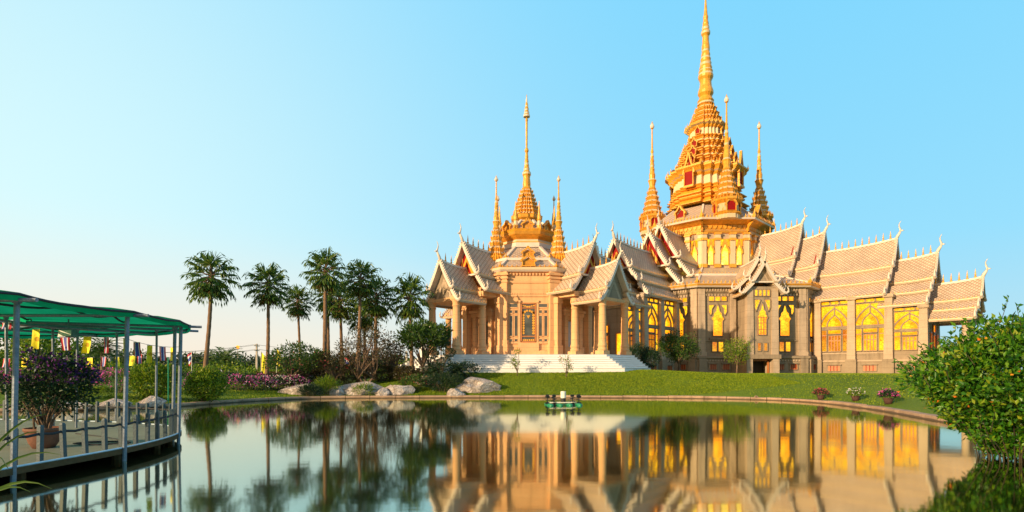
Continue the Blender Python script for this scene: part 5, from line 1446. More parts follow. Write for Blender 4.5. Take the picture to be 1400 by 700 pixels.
# trees in front of the temples
GS = 'young trees on the lawn'
leafy_tree('young_tree', 'thin sapling on the lawn in front of the pavilion windows', *at(707, 0, 52.6).xy, 2.4, (0.62, 0.5, 1.0), 1.75, 16, 16, 0.28, (0.20, 0.08), 'leaf_lime', 0.5, 0.035, 2, GS, limbs=12)
leafy_tree('young_tree', 'leaning sapling with pinkish leaves before the stairs', *at(774, 0, 52.0).xy, 2, (0.72, 0.5, 0.65), 1.45, 14, 16, 0.28, (0.16, 0.07), 'leaf_lime', 0.45, 0.03, 2, GS, flower=('flower_red', 60, 0.09), limbs=12)
bush('shrub', 'dark rounded shrub at the right end of the stairs', *at(873, 0, 63).xy, (1.35, 1.2, 1.65), 3000, (0.16, 0.08), 'leaf_dark', group='dark shrubs by the stairs', zc=1.5)
bush('shrub', 'lower dark shrub between the stairs and the round tree', *at(889, 0, 61.5).xy, (1.05, 1.0, 1.3), 2200, (0.16, 0.08), 'leaf_dark', group='dark shrubs by the stairs', zc=1.3)
leafy_tree('young_tree', 'fullest round crowned lawn tree before the left temple wing', *at(928, 0, 66).xy, 4.6, (2.5, 2.2, 1.55), 3.1, 56, 85, 0.7, (0.22, 0.11), 'leaf_tree', 1.5, 0.13, 2, GS, limbs=18)
leafy_tree('young_tree', 'airy lawn tree before the gabled bay of the temple', *at(1007, 0, 66).xy, 4.2, (1.9, 1.7, 1.4), 2.9, 38, 50, 0.6, (0.20, 0.09), 'leaf_lime', 1.3, 0.09, 2, GS, limbs=20)
def flower_pot(label, x, y, fl, leaf, sc=1.0, r_=0.55):
    z0 = gz(x, y); t = thing('flower_pot', label, 'potted plant', (x, y, z0), 0, 'flower pots on the lawn edge')
    b = MB('clay_dark'); b.lathe([(0.20, 0), (0.27, 0.25), (0.30, 0.34), (0.32, 0.35), (0.32, 0.40), (0.27, 0.40), (0.25, 0.34)], 16)
    b.build('pot', t, smooth=True)
    d = sph(900); d[:, 2] = np.abs(d[:, 2]) * 0.85 - 0.1
    P = d * r_ * (0.6 + 0.5 * RNG.random((900, 1))) + np.array([0, 0, 0.48])
    leaves('foliage', P, d + 0.6 * RNG.normal(size=d.shape) + np.array([0, 0, .3]), 0.12 * np.ones(900), 0.05 * np.ones(900), leaf, t)
    d = sph(130); d[:, 2] = np.abs(d[:, 2]) * 0.85
    leaves('blossoms', d * r_ * (0.9 + 0.25 * RNG.random((130, 1))) + np.array([0, 0, 0.5]), d + RNG.normal(size=d.shape), 0.09 * np.ones(130), 0.08 * np.ones(130), fl, t, 0.1)
    t.scale = (sc * 0.85, sc * 0.85, sc * 0.85); return t
flower_pot('potted plant with small dull orange flowers, farthest of the lawn edge pots', 21.9, 38.9, 'flower_red', 'leaf_brown')
flower_pot('potted plant with creamy yellow flowers between two other pots', 22.3, 35.6, 'flower_white', 'leaf_lime')
flower_pot('potted plant with deep pink flowers nearest to the big bush', 21.95, 32.0, 'flower_pink', 'leaf_dark', 1.05)
dp = MB('dark_void', 'kerb_stone'); dp.T = tr(*at(1034, 0, 43.0).xy, 0.14) @ rotz(R(-112)) @ Matrix.Rotation(R(90), 4, 'Y')
dp.lathe([(0.16, -0.6, 'kerb_stone'), (0.16, 0.16, 'kerb_stone'), (0.12, 0.16, 'dark_void'), (0.12, 0.0)], 14, 'dark_void')
tag(dp.build('drain_pipe'), 'short round drain pipe poking out of the kerb over the water', 'pipe')

# paddle wheel aerator floating on the pond
ax_, ay_ = at(770, 0, 36.0).xy
t = thing('pond_aerator', 'green paddle wheel aerator floating on the pond with a white motor cover', 'aerator', (ax_, ay_, 0), R(8))
for i, x in enumerate((-0.95, -0.32, 0.32, 0.95)):
    b = MB('float_green'); b.rings([[(x + 0.2 * c * k_, y, 0.03 + 0.12 * s_ * k_) for c, s_ in [(math.cos(q * PI / 4), math.sin(q * PI / 4)) for q in range(8)]] for y, k_ in ((-0.85, 0.35), (-0.72, 0.9), (-0.5, 1), (0.5, 1), (0.72, 0.9), (0.85, 0.35))])
    b.build('float', t, smooth=True)
b = MB('white_plastic'); b.box(-0.95, 0.55, -0.30, -0.18, 0.16, 0.21); b.box(-0.95, 0.95, 0.18, 0.3, 0.16, 0.21); b.build('frame', t)
b = MB('black_plastic'); b.tube([(-1.15, 0, 0.34), (1.15, 0, 0.34)], 0.03, 6); b.lathe([(0.15, 0.16), (0.17, 0.2), (0.17, 0.45), (0.14, 0.5)], 12); b.build('motor', t)
b = MB('white_plastic'); b.lathe([(0.165, 0.46), (0.175, 0.5), (0.175, 0.86), (0.165, 0.90), (0.10, 0.91)], 18); b.build('motor_cover', t, smooth=False)
for x in (-1.05, -0.62, 0.62, 1.05):
    b = MB('black_plastic')
    b.T = tr(x, 0, 0.34) @ Matrix.Rotation(x * 3, 4, 'X')
    for q in range(8):
        a = q * PI / 4; b.tube([(0, 0, 0), (0, 0.24 * math.cos(a), 0.24 * math.sin(a))], 0.014, 4)
        b.bar((0, 0.22 * math.cos(a), 0.22 * math.sin(a)), (0, 0.37 * math.cos(a), 0.37 * math.sin(a)), 0.03, 0.2)
    b.build('paddle_wheel', t)

# ------------------------------------------------------------------ walkway, canopy
DZ = 0.31
EDGE = catmull([(-10.1, 5.5), (-9.85, 8), (-9.75, 10.6), (-9.55, 13.5), (-9.85, 15.8), (-10.6, 17.6), (-11.9, 19.0), (-14, 20.1), (-16.6, 20.9), (-21, 21.7), (-27, 22.2)], 10, False)
def inset(d):
    out = []
    for i, p in enumerate(EDGE):
        t_ = (EDGE[min(i + 1, len(EDGE) - 1)] - EDGE[max(i - 1, 0)]).normalized(); out.append(p + Vector((-t_.y, t_.x)) * d)
    return out
walk = thing('walkway', 'curved concrete walkway over the pond with a low baluster railing', 'walkway', (-10, 13.5, 0))
WT = tr(10, -13.5, 0)
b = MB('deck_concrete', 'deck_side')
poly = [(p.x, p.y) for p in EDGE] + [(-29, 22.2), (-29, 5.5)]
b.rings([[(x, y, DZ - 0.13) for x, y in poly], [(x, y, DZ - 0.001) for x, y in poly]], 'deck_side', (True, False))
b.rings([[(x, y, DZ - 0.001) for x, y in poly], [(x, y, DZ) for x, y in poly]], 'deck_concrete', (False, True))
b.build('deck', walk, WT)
b = MB('pipe_white'); b.tube([(p.x, p.y, DZ + 0.02) for p in inset(0.03)], 0.020, 6); b.build('edge_pipe', walk, WT)
e2 = inset(0.12); acc = 0; last = e2[0]; posts = []; nxt = 0.4
for a, c in zip(e2, e2[1:]):
    seg = (c - a).length; pos = 0
    while nxt <= acc + seg:
        f = (nxt - acc) / seg; posts.append((a.lerp(c, f), (c - a).normalized())); nxt += 0.55
    acc += seg
proto = None
for p, d in posts:
    T = tr(10 + p.x, -13.5 + p.y, DZ) @ rotz(math.atan2(d.y, d.x)) @ Matrix.Rotation(random.uniform(-.05, .05), 4, 'Y')
    if proto is None:
        q = MB('baluster_paint'); q.box(-0.045, 0.045, -0.04, 0.04, -0.02, 0.74); q.taper(-0.045, 0.045, -0.04, 0.04, 0.74, 0.78, 0.6); proto = q.build('baluster', walk, T)
    else: copy_tree(proto, walk, T)
b = MB('rope'); pts = []
for i, (p, d) in enumerate(posts):
    pts.append((p.x - d.y * 0.06 * 0, p.y, DZ + 0.60))
    if i < len(posts) - 1: m = p.lerp(posts[i + 1][0], 0.5); pts.append((m.x, m.y, DZ + 0.57))
b.tube(pts, 0.030, 5); b.build('rope_rail', walk, WT)
for i in range(4, len(EDGE), 9):                       # piles under the deck
    p = inset(0.35)[i]; q = MB('deck_side'); q.tube([(p.x, p.y, -1.2), (p.x, p.y, DZ - 0.1)], 0.11, 8); q.build('pile', walk, WT)

can = thing('shade_canopy', 'green shade net canopy on steel poles above the walkway', 'canopy', (-10, 13.5, 0))
CZ = 3.66
IN = 3.7
E_out = inset(-0.25); E_in = inset(IN)
b = MB('green_net')
nw = 7; rows = []
for i in range(len(EDGE)):
    row = []
    for j in range(nw + 1):
        t_ = j / nw
        p = E_out[i].lerp(E_in[i], t_)
        bay = (i % 10) / 10
        z = CZ + 0.10 + 0.06 * math.sin(PI * t_) - 0.13 * math.sin(PI * bay) * (0.5 + 0.5 * math.sin(PI * t_)) + 0.03 * mnoise.noise(Vector((p.x, p.y, 1)))
        if j == 0: z -= 0.05
        row.append((p.x, p.y, z))
    rows.append(row)
vsn = [p for r_ in rows for p in r_]
b.add(vsn, [(i * (nw + 1) + j, i * (nw + 1) + j + 1, (i + 1) * (nw + 1) + j + 1, (i + 1) * (nw + 1) + j) for i in range(len(rows) - 1) for j in range(nw)])
# turned down hem
for edge in (0, nw):
    for i in range(len(rows) - 1):
        a, c = rows[i][edge], rows[i + 1][edge]
        b.add([a, c, (c[0], c[1], c[2] - 0.16), (a[0], a[1], a[2] - 0.16)], [(0, 1, 2, 3)])
b.build('net', can, WT, smooth=False)
b = MB('rope')
for d in (0.0, 0.5, 1.0):
    b.tube([(r_[int(d * nw)][0], r_[int(d * nw)][1], r_[int(d * nw)][2] - 0.03) for r_ in rows], 0.028, 5)
b.build('net_cable', can, WT)
PIX = [22, 31, 47, 58, 68, 82]      # poles along the outer edge
pole = None
def put_pole(x, y, zb, zt, lean=0.0, rr_=0.055):
    global pole
    T = tr(10 + x, -13.5 + y, 0) @ Matrix.Rotation(lean, 4, 'Y') @ Matrix.Diagonal((rr_ / 0.055, rr_ / 0.055, 1, 1))
    if pole is None:
        q = MB('steel_pole'); q.tube([(0, 0, -1.0), (0, 0, CZ - 0.02)], 0.050, 10); q.lathe([(0.075, CZ - 0.12), (0.08, CZ - 0.1), (0.08, CZ - 0.02), (0.03, CZ - 0.01)], 10)
        pole = q.build('pole', can, T, smooth=False)
    else: copy_tree(pole, can, T)
outer = [at(18, 0, 10.75).xy, at(170, 0, 13.5).xy, at(244, 0, 16.7).xy, at(236, 0, 17.4).xy]
for p in outer: put_pole(p.x, p.y, 0, CZ, R(1.2))
for (px, Y) in ((213, 18.6), (158, 20.4), (73, 17.3), (104, 18.4), (48, 21.0), (10, 14.0), (-40, 16)):
    p = at(px, 0, Y); put_pole(p.x, p.y, 0, CZ, R(random.uniform(-.5, 1)), 0.038)
for i in (20, 30, 45, 55, 66, 78, 90, 98):            # cross pipes
    p, c = E_out[i], E_in[i]; d = (p - c).normalized()
    q = MB('steel_pole'); q.tube([(c.x - d.x * .3, c.y - d.y * .3, CZ - 0.08), (p.x + d.x * .35, p.y + d.y * .35, CZ - 0.08)], 0.040, 8); q.build('cross_pipe', can, WT)
for ed in (E_in,):
    q = MB('steel_pole'); q.tube([(p.x, p.y, CZ - 0.12) for p in ed], 0.036, 6); q.build('edge_pipe', can, WT)
q = MB('steel_pole'); p = at(-30, 0, 14); c = at(190, 0, 18.0); q.tube([(p.x, p.y, CZ - 0.18), (c.x, c.y, CZ - 0.18)], 0.045, 8); q.build('cross_pipe', can, WT)

# flood light under the canopy
fl = thing('flood_light', 'grey flood light hanging under the canopy beside a striped flag', 'flood light', at(93, 455, 15.6))
b = MB('steel_pole'); b.taper(-0.22, 0.22, -0.1, 0.12, -0.13, 0.10, 0.8); b.build('housing', fl)
b = MB('white_plastic'); b.box(-0.18, 0.18, -0.125, -0.105, -0.10, 0.06); b.build('lens', fl)
b = MB('steel_pole'); b.tube([(0, 0.02, 0.1), (0, 0.02, 0.62)], 0.02, 6); b.build('bracket', fl)

# flags on the lines
def cloth_flag(name, label, cat, x, y, ztop, wd, ht, kind, rz, grp, seed):
    rg = random.Random(seed); nx, ny = 10, 8
    b = MB('flag_yellow', 'flag_red', 'flag_white', 'flag_blue', 'emblem')
    ph, am, ln = rg.uniform(0, 6), rg.uniform(0.02, 0.05), rg.uniform(-0.25, 0.25)
    def pt(u, v, off=0): return ((u - 0.5) * wd + ln * wd * v * v, am * math.sin(u * 5 + ph) * (0.3 + v) + off, -v * ht)
    for off, rev in ((0.0, False), (0.004, True)):
        for i in range(nx):
            for j in range(ny):
                q = [pt((i + a) / nx, (j + c) / ny, off) for a, c in ((0, 0), (1, 0), (1, 1), (0, 1))]
                u = (i + .5) / nx
                m = 'flag_yellow' if kind == 'y' else ('flag_red' if u < .17 or u > .83 else 'flag_white' if u < .34 or u > .66 else 'flag_blue')
                b.add(q[::-1] if rev else q, [(0, 1, 2, 3)], m)
    if kind == 'y':
        rx, ry = 0.28, 0.28 * wd / ht
        for off in (-0.006, 0.010):
            for q in range(12):
                a0, a1 = q * PI / 6, (q + 1) * PI / 6
                b.add([pt(.5 + k_ * rx * math.cos(a), .5 + k_ * ry * math.sin(a), off) for a, k_ in ((a0, 1), (a1, 1), (a1, .72), (a0, .72))], [(0, 1, 2, 3)], 'emblem')
                b.add([pt(.5 + k_ * rx * math.cos(a), .5 + k_ * ry * math.sin(a), off) for a, k_ in ((a0 - .08, .75), (a0 + .08, .75), (a0 + .3, .2), (a0 - .3, .2))], [(0, 1, 2, 3)], 'emblem')
            b.add([pt(.5 + .25 * rx * math.cos(q * PI / 4), .5 + .25 * ry * math.sin(q * PI / 4), off) for q in range(8)], [tuple(range(8))], 'emblem')
    b.tube([pt(u / 4, 0.0, 0.0) for u in range(5)], 0.010, 4, 'flag_white')
    o = b.build(name); o.location = (x, y, ztop); o.rotation_euler = (0, 0, rz)
    return tag(o, label, cat, grp)
GF = 'small flags strung under the canopy'
FL = [(50, 450, 27, 12, 'y', 15.0, 'yellow flag with a wheel emblem, leftmost of the big ones under the canopy'), (89, 457, 22, 12, 't', 15.8, 'red white and blue striped flag right of the leftmost yellow one'), (120, 460, 23, 11, 'y', 16.8, 'yellow emblem flag left of the second canopy pole'),
      (145, 461, 22, 9, 't', 17.6, 'striped flag just left of the second canopy pole'), (172, 463, 19, 8, 'y', 18.6, 'yellow flag half hidden by the second canopy pole'), (187, 468, 19, 8, 't', 19.6, 'striped flag in the gap right of the second canopy pole'), (205, 472, 24, 7.5, 'y', 20.6, 'long yellow flag left of the thin canopy pole'),
      (222, 474, 19, 8, 't', 21.6, 'striped flag right of the thin canopy pole'), (236, 475, 18, 8, 'y', 22.6, 'last yellow flag of the line beside the corner poles'), (9, 441, 9, 13, 't', 14.2, 'small striped flag at the far left tucked under the net')]
lp = []
for i, (px, yt, hp, wp, kd, Y, lab) in enumerate(FL):
    p = at(px, yt, Y); cloth_flag('bunting_flag', lab, 'flag', p.x, p.y, p.z, wp * Y / FPX, hp * Y / FPX, kd, R(random.uniform(-14, 14)), GF, i)
    if i < 9: lp.append(p + Vector((0, 0, 0.005)))
b = MB('rope'); b.tube([at(-60, 448, 13.6)] + lp + [at(246, 474, 23.4)], 0.008, 4)
tag(b.build('bunting_line'), 'thin cord carrying the row of flags under the canopy', 'cord')
GF2 = 'small flags strung beyond the walkway'
FL2 = [(9, 490, 12, 8, 't', 'small striped flag low at the far left beyond the walkway'), (33, 489, 13, 8, 'y', 'small yellow flag above the left of the potted bougainvillea'), (123, 489, 13, 7, 'y', 'small yellow flag above the pink flowers under the canopy'), (142, 488, 13, 6, 't', 'small striped flag in front of the feather palm'),
       (160, 488, 13, 5, 'y', 'small yellow flag hung on the thin green pole'), (181, 486, 14, 7, 'y', 'small yellow flag just right of the second canopy pole'), (191, 484, 13, 6, 't', 'small faded striped flag above the green bush')]
for i, (px, yt, hp, wp, kd, lab) in enumerate(FL2):
    p = at(px, yt, 31.5 + i * 0.3); cloth_flag('bunting_flag', lab, 'flag', p.x, p.y, p.z, wp * p.y / FPX, hp * p.y / FPX, kd, R(random.uniform(-15, 15)), GF2, 40 + i)
b = MB('rope'); b.tube([at(-40, 489, 31.2)] + [at(px, yt, 31.5 + i * 0.3) for i, (px, yt, *_r) in enumerate(FL2)] + [at(230, 482, 34)], 0.010, 4)
tag(b.build('bunting_line'), 'thin cord carrying the small flags over the far bank', 'cord')
for px, lab in ((159, 'thin green pole on the bank holding the small flag cord'), (70, 'thin green pole behind the potted bougainvillea'), (230, 'thin green pole behind the corner poles of the canopy')):
    p = at(px, 0, 32.4 if px != 230 else 34); zg = gz(p.x, p.y); b = MB('float_green'); b.tube([(0, 0, -0.3), (0, 0, 3.1 - zg)], 0.035, 6); o = b.build('flag_post'); o.location = (p.x, p.y, zg)
    tag(o, lab, 'pole')

# flags on their own poles on the bank
def pole_flag(label, px, Y, ytop, ybot, kind, h_px, w_px):
    p = at(px, ytop, Y); zg = gz(p.x, p.y); t = thing('flag_pole', label, 'flag', (p.x, p.y, zg), 0, 'flags on poles on the left bank')
    b = MB('white_plastic'); b.tube([(0, 0, -0.2), (0, 0, p.z - zg + 0.1)], [0.03, 0.02], 6); b.build('pole', t)
    hh, ww = h_px * Y / FPX, w_px * Y / FPX
    b = MB('flag_yellow', 'flag_red', 'flag_white', 'flag_blue')
    n = 10
    for i in range(n):
        for j in range(6):
            def pt(u, v): return ((-1 if px == 262 else 1) * ww * u * (1 - 0.35 * v) , 0.05 * math.sin(u * 7 + v * 2), (p.z - zg) - hh * v - 0.55 * hh * u * (0.6 if kind == 't' else 0.5))
            q = [pt((i + a) / n, (j + c) / 6) for a, c in ((0, 0), (1, 0), (1, 1), (0, 1))]
            b.add(q, [(0, 1, 2, 3)], 'flag_yellow' if kind == 'y' else ('flag_red', 'flag_white', 'flag_blue', 'flag_blue', 'flag_white', 'flag_red')[j])
    b.build('flag_cloth', t)
pole_flag('drooping striped national flag on a white pole above the waterline bush', 262, 50, 481, 0, 't', 15, 6)
pole_flag('tall narrow yellow flag on a pole left of its pair', 357, 58, 481, 0, 'y', 24, 6)
pole_flag('tall narrow yellow flag beside the second palm trunk', 378, 60, 477, 0, 'y', 20, 6)
pole_flag('striped flag showing red behind the twiggy frangipani', 471, 60, 488, 0, 't', 12, 6)
pole_flag('yellow flag next to the trunk of the palm nearest the pavilion', 561, 60, 478, 0, 'y', 20, 4)

# big potted bougainvillea on the walkway
px_, py_ = at(60, 0, 13.6).xy
t = thing('potted_bougainvillea', 'large purple bougainvillea in a brown clay pot on the walkway', 'potted plant', (px_, py_, DZ + 0.002))
b = MB('terracotta'); b.lathe([(0.22, 0), (0.30, 0.14), (0.36, 0.36), (0.37, 0.42), (0.40, 0.43), (0.40, 0.50), (0.36, 0.50), (0.34, 0.42), (0.02, 0.42)], 24)
b.build('pot', t, smooth=True)
b = MB('trunk'); c, P, D = clumps(46, (1.0, 0.8, 0.62), 0.30, 100, 0.4)
c = c + np.array([0.1, 0, 1.55]); P = P + np.array([0.1, 0, 1.55])
for j in range(26): b.tube([(random.uniform(-.14, .14), random.uniform(-.14, .14), 0.38), (c[j][0] * .35, c[j][1] * .35, 0.8), tuple(c[j])], [0.03, 0.02, 0.007], 5)
b.build('stems', t)
n = len(P); leaves('foliage', P, D, 0.085 * (0.6 + 0.8 * RNG.random(n)), 0.05 * np.ones(n), 'leaf_dark', t)
sel = (P[:, 2] > 1.6) & (RNG.random(n) < 0.42); Q = P[sel]; e = Q - np.array([0.1, 0, 1.5])
pk_ = Q[:, 0] < -0.45
leaves('blossoms', Q + e * 0.1, e + 0.5 * RNG.normal(size=Q.shape), 0.075 * np.ones(len(Q)), 0.07 * np.ones(len(Q)), 'flower_purple', t, 0.1)
Q2 = Q[pk_]; leaves('blossoms', Q2 * 1.02, RNG.normal(size=Q2.shape), 0.075 * np.ones(len(Q2)), 0.07 * np.ones(len(Q2)), 'flower_pink', t, 0.1)

b = MB('rope'); q = []
for j in range(60):
    a = j * 0.33; r_ = 0.42 + 0.05 * math.sin(j * 1.7); q.append((px_ + 0.95 + r_ * math.cos(a) * (1 + j / 90), py_ + 0.7 + r_ * 0.8 * math.sin(a), DZ + 0.02 + 0.0004 * j))
q += [(px_ - 0.2, py_ + 2.2, DZ + 0.02), (px_ - 1.6, py_ + 3.0, DZ + 0.02)]
b.tube(q, 0.014, 5); tag(b.build('electric_cable'), 'loosely coiled dark cable on the deck behind the clay pot', 'cable')
# blades of a sedge just outside the left edge
t = thing('sedge_plant', 'broad arching grass blades reaching in from the left near the camera', 'plant', (-3.45, 3.0, 0.35))
b = MB('leaf_tree')
for k_, (tip, cy, w_) in enumerate([((62, 566), 588, 11), ((52, 590), 600, 9), ((84, 622), 600, 9), ((70, 668), 625, 11), ((40, 672), 640, 10), ((10, 640), 560, 10)]):
    a = Vector((0, 0, 0.3)); tp = at(*tip, 3.0 - 0.12 * k_) - Vector((-3.45, 3.0, 0.35)); md = at(-30, cy - 14, 3.0 - 0.06 * k_) - Vector((-3.45, 3.0, 0.35))
    L_, Rr = [], []
    for j in range(13):
        t_ = j / 12; p = a * (1 - t_) ** 2 + md * 2 * t_ * (1 - t_) * 1.0 + tp * t_ * t_
        ww = w_ * 0.004 * 0.28 * math.sin(PI * min(1, 0.25 + 0.75 * t_)) + 0.001
        L_.append(p + Vector((0, -0.3 * ww, ww))); Rr.append(p - Vector((0, -0.3 * ww, ww)))
    vv = L_ + [(l + r_) / 2 + Vector((0, 0.006, -0.002)) for l, r_ in zip(L_, Rr)] + Rr
    b.add(vv, [(q, q + 1, 13 + q + 1, 13 + q) for q in range(12)] + [(13 + q, 13 + q + 1, 26 + q + 1, 26 + q) for q in range(12)])
b.build('blades', t, smooth=True)

# big bush at the right, stems rising from the waterline
bx, by = 12.8, 13.7
t = thing('large_bush', 'large glossy green bush with yellowing leaves rising from the water edge at right', 'bush', (bx, by, 0))
def bushpts(m, lo, hi):
    d = sph(m)
    k_ = np.array([1 + 0.26 * mnoise.noise(Vector((a[0] * 2.4, a[1] * 2.4, a[2] * 2.4 + 9))) + 0.22 * mnoise.noise(Vector((a[0] * 6, a[1] * 6, a[2] * 6))) for a in d])
    rr_ = (lo + (hi - lo) * RNG.random(m) ** 0.6) * k_
    P = d * rr_[:, None] * np.array([2.4, 2.0, 1.72])
    P[:, 2] += 1.78
    low = np.clip((1.7 - P[:, 2]) / 1.7, 0, 1)           # narrower towards the foot
    P[:, :2] *= (1 - 0.62 * low)[:, None]
    return P, d
P, d = bushpts(19000, 0.5, 1.0)
ok = (P[:, 2] > 0.2) & (RNG.random(len(P)) < np.clip((P[:, 2] - 0.1) / 0.8, 0.32, 1)); P, d = P[ok], d[ok]
zz_ = 0.10 + 1.1 * RNG.random(3600) ** 0.9; aa_ = RNG.random(3600) * 2 * PI; qq_ = np.sqrt(RNG.random(3600) * 0.75 + 0.25) * (0.72 + 0.85 * zz_)
P = np.concatenate([P, np.stack([qq_ * np.cos(aa_), qq_ * 0.85 * np.sin(aa_), zz_], 1)]); d = np.concatenate([d, np.stack([np.cos(aa_), np.sin(aa_), 0.2 + 0 * aa_], 1)])
n = len(P)
leaves('foliage', P, d * 0.8 + np.array([0, 0, 0.35]) + 0.75 * RNG.normal(size=d.shape), 0.16 * (0.6 + 0.7 * RNG.random(n)), 0.078 * (0.7 + 0.6 * RNG.random(n)), 'leaf_bush', t, 0.3)
# sprigs sticking out of the outline
S_P, S_D = [], []
b = MB('stem_dark')
for j in range(120):
    q, dd = bushpts(1, 0.95, 1.02); q, dd = q[0], dd[0]
    if q[2] < 0.9: continue
    ax2 = dd * 0.7 + np.array([0, 0, 0.75]) + 0.25 * RNG.normal(size=3); ax2 /= np.linalg.norm(ax2); ln = 0.22 + 0.28 * RNG.random()
    b.tube([q - ax2 * 0.3, q, q + ax2 * ln], [0.012, 0.009, 0.004], 4)
    for s_ in range(9):
        S_P.append(q + ax2 * ln * (s_ + 1) / 9); S_D.append(ax2 * 0.6 + 0.8 * RNG.normal(size=3))
for j in range(95):
    a = random.uniform(0, 2 * PI); q = math.sqrt(random.random()) * 1.05; s1 = random.uniform(1.2, 1.75)
    x0, y0 = q * math.cos(a), q * math.sin(a) * 0.8
    b.tube([(x0 * 0.9, y0 * 0.9, -0.4), (x0, y0, 0.15), (x0 * s1 * 0.85 + random.uniform(-.15, .15), y0 * s1 * .85, 0.7), (x0 * s1 * 1.15 + random.uniform(-.3, .3), y0 * s1 * 1.1, 1.5)], [0.015, 0.013, 0.010, 0.004], 4)
b.tube([(-1.0, -0.5, 0.25), (-1.45, -0.8, 0.55), (-1.95, -1.0, 0.78), (-2.25, -1.1, 0.72)], [0.012, 0.010, 0.006, 0.003], 4)
for s_ in range(12):
    f = s_ / 12; S_P.append(np.array([-1.55 - 0.7 * f, -0.85 - 0.25 * f, 0.62 + 0.2 * f])); S_D.append(RNG.normal(size=3) + np.array([-.5, 0, .3]))
b.build('stems', t)
S_P, S_D = np.array(S_P), np.array(S_D); n = len(S_P)
leaves('leaves', S_P, S_D, 0.15 * (0.6 + 0.6 * RNG.random(n)), 0.07 * np.ones(n), 'leaf_bush', t, 0.3)
Q, e = bushpts(420, 0.9, 1.03); Q, e = Q[Q[:, 2] > 0.7], e[Q[:, 2] > 0.7]; n = len(Q)
leaves('yellow_leaves', Q, e * .8 + 0.7 * RNG.normal(size=e.shape), 0.14 * (0.7 + .5 * RNG.random(n)), 0.07 * np.ones(n), 'leaf_lime', t, 0.25)
Q, e = bushpts(150, 0.92, 1.03); Q, e = Q[Q[:, 2] > 0.8], e[Q[:, 2] > 0.8]; n = len(Q)
leaves('blossoms', Q, e + RNG.normal(size=e.shape), 0.09 * np.ones(n), 0.07 * np.ones(n), 'flower_orange', t, 0.2)

# ------------------------------------------------------------------ far background
GT2 = 'trees beyond the park on the horizon'
FT = [(-30, 62, 478, 3.6, 'leaf_lime'), (20, 70, 452, 4.5, 'leaf_tree'), (62, 60, 440, 4.2, 'leaf_lime'), (100, 75, 470, 4.2, 'leaf_tree'), (135, 105, 488, 5, 'leaf_far'), (178, 95, 480, 4.2, 'leaf_tree'), (215, 120, 493, 6, 'leaf_far'), (252, 150, 491, 8, 'leaf_far'), (282, 140, 488, 7, 'leaf_far'),
      (338, 130, 491, 6.0, 'leaf_far'), (395, 120, 492, 6.5, 'leaf_far'), (430, 110, 488, 6, 'leaf_far'), (470, 125, 491, 7, 'leaf_far'), (515, 120, 489, 7, 'leaf_far'), (548, 130, 493, 6, 'leaf_far')]
names = ['at the far left edge', 'above the potted bougainvillea', 'yellow green behind the canopy opening', 'behind the striped flags', 'far behind the feather palm', 'right of the second canopy pole', 'behind the last bunting flags', 'left of the first tall palm', 'behind the first tall palm trunk', 'behind the street lamp', 'under the third palm', 'between the palm trunks', 'behind the small reddish frangipani', 'behind the twiggy frangipani', 'left of the leafy frangipani']
for (px, Y, yt, rx, m), nm in zip(FT, names):
    p = at(px, yt, Y); zg = gz(p.x, p.y); h = max(2.5, p.z - zg)
    rz_ = min(h * 0.42, rx * 0.8)
    leafy_tree('distant_tree', 'distant broad leaved tree ' + nm, p.x, p.y, h, (rx, rx * 0.8, rz_), h - rz_, 34, 55, rx * 0.26, (rx * 0.105, rx * 0.06), m, max(0.6, h - rz_ * 1.8), 0.16, 1, GT2, limbs=8)
# low bank of greenery closing the park
def shrub_mass(name, label, pts, hgt, wd_, n, leafs, mat):
    P = []; D = []
    ln = len(pts) - 1
    for i in range(n):
        s_ = RNG.random() * ln; k_ = min(int(s_), ln - 1); f = s_ - k_
        a, c = pts[k_], pts[k_ + 1]; x = a[0] + (c[0] - a[0]) * f; y = a[1] + (c[1] - a[1]) * f + RNG.normal() * wd_
        hh = hgt * (0.55 + 0.6 * mnoise.noise(Vector((x * 0.16, y * 0.1, 3))) + 0.35 * mnoise.noise(Vector((x * 0.5, y * 0.4, 8))))
        P.append((x, y, gz(x, y) + max(0.1, hh) * RNG.random() ** 0.5)); D.append(RNG.normal(size=3) + np.array([0, -0.4, 0.6]))
    o = leaves(name, np.array(P), np.array(D), leafs * (0.6 + 0.8 * RNG.random(n)), leafs * 0.5 * np.ones(n), mat)
    return tag(o, label, 'shrubs', kind='stuff')
shrub_mass('undergrowth', 'bright green mixed undergrowth across the park behind the hedges', [(-80, 72), (-55, 72), (-36, 74), (-20, 76), (-12, 78)], 2.6, 3.0, 7000, 0.42, 'leaf_lime')
shrub_mass('undergrowth', 'dark far treeline along the horizon on the left', [(-260, 230), (-160, 235), (-80, 240), (-20, 245)], 9, 5.0, 6000, 1.6, 'leaf_far')
shrub_mass('undergrowth', 'far treeline on the horizon behind the temple at right', [(150, 240), (210, 230), (300, 210)], 11, 5.0, 3500, 1.6, 'leaf_far')
cycad('feather leaved date palm beside the street lamp', *at(307, 0, 78).xy, 2.3, 44, 3.4, 5, 'date_palm', 'palm tree', 'palm_leaf', 0.22, 'date palms in the park', -20)
cycad('feather leaved palm seen under the canopy between the striped flags', *at(140, 0, 58).xy, 3.0, 36, 2.4, 6, 'date_palm', 'palm tree', 'leaf_tree', 0.2, 'date palms in the park', -20)
p = at(1385, 440, 62)
leafy_tree('roadside_tree', 'dark leafy tree rising behind the big bush at the right edge', p.x, p.y, 6, (3.4, 2.6, 1.9), p.z - gz(p.x, p.y) - 1.9, 44, 70, 0.9, (0.32, 0.16), 'leaf_tree', 2.2, 0.16, 1, limbs=14)
p = at(1440, 452, 58)
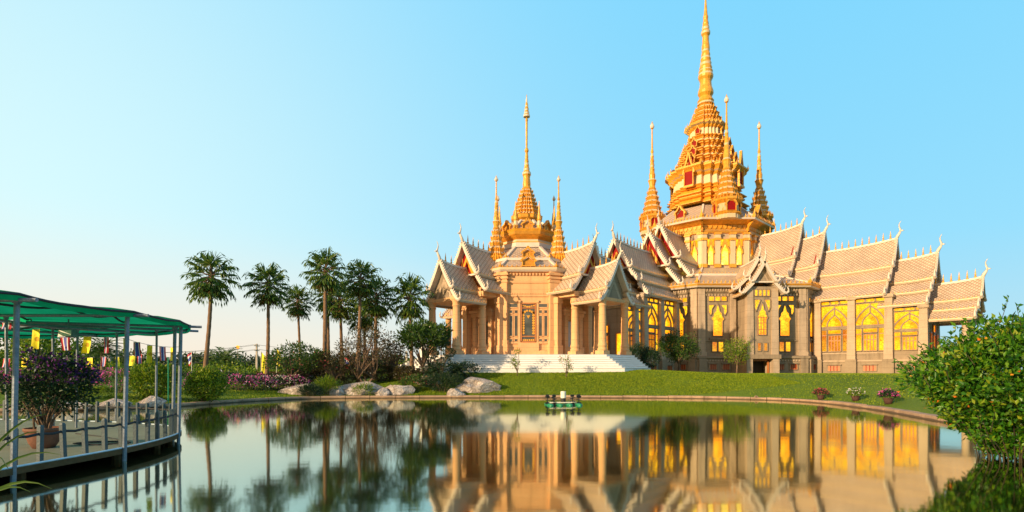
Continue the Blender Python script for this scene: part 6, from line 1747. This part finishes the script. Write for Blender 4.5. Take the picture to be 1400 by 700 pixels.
leafy_tree('roadside_tree', 'dark tree partly outside the right edge of the view', p.x, p.y, 6, (3.2, 2.6, 1.9), p.z - gz(p.x, p.y) - 1.9, 30, 60, 0.9, (0.32, 0.16), 'leaf_tree', 2.2, 0.16, 1, limbs=10)
# utility poles and wires
PX = [(150, 88), (351, 90), (556, 96)]
tops = []
for (px, Y), lab in zip(PX, ('concrete utility pole behind the canopy flags', 'concrete utility pole with wires left of the yellow flags', 'concrete utility pole behind the leafy frangipani')):
    p = at(px, 470 if px == 351 else 480, Y); zg = gz(p.x, p.y); t = thing('utility_pole', lab, 'utility pole', (p.x, p.y, zg), 0, 'utility poles along the road')
    h = p.z - zg; b = MB('concrete_pole'); b.taper(-0.17, 0.17, -0.14, 0.14, -0.3, h, 0.7); b.build('post', t)
    for dz in (0.35, 1.1):
        b = MB('concrete_pole'); b.box(-0.06, 0.06, -0.9, 0.9, h - dz - 0.06, h - dz + 0.06)
        for y in (-0.8, -0.3, 0.3, 0.8): b.lathe([(0.05, h - dz + 0.06), (0.07, h - dz + 0.12), (0.04, h - dz + 0.22)], 6, 'white_plastic', (0, y))
        b.build('crossarm', t)
    tops.append((p.x, p.y, p.z))
offs = [(-0.8, -0.15), (0.3, -0.15), (0.8, -0.9), (-0.3, -0.9), (0.0, -2.0), (0.1, -2.6)]
for k_, (dy, dz) in enumerate(offs):
    pts = []
    for a, c in zip(tops, tops[1:]):
        for j in range(12):
            t_ = j / 12; pts.append((a[0] + (c[0] - a[0]) * t_, a[1] + (c[1] - a[1]) * t_ + dy, a[2] + (c[2] - a[2]) * t_ + dz - 1.0 * 4 * t_ * (1 - t_) * 0.6))
    b = MB('cable'); b.tube(pts, 0.022, 4)
    tag(b.build('power_cable'), ['topmost power cable on the near insulators', 'topmost power cable on the far insulators', 'power cable on the far end of the lower crossarms', 'power cable on the near part of the lower crossarms', 'communication cable below the crossarms', 'lowest cable strung between the utility poles'][k_], 'cable', 'cables between the utility poles')
# street lamp, lit
p = at(325, 475, 95); zg = gz(p.x, p.y)
t = thing('street_lamp', 'lit orange street lamp beyond the park hedges', 'street lamp', (p.x, p.y, zg))
b = MB('concrete_pole'); b.tube([(0, 0, -0.2), (0, 0, p.z - zg - 0.2)], [0.07, 0.05], 8); b.lathe([(0.05, p.z - zg - 0.25), (0.2, p.z - zg - 0.2), (0.2, p.z - zg - 0.16)], 10); b.build('post', t)
b = MB('lamp_glow'); b.lathe([(0.16, p.z - zg - 0.17), (0.30, p.z - zg + 0.0), (0.30, p.z - zg + 0.15), (0.12, p.z - zg + 0.34)], 12); b.build('lamp_head', t)
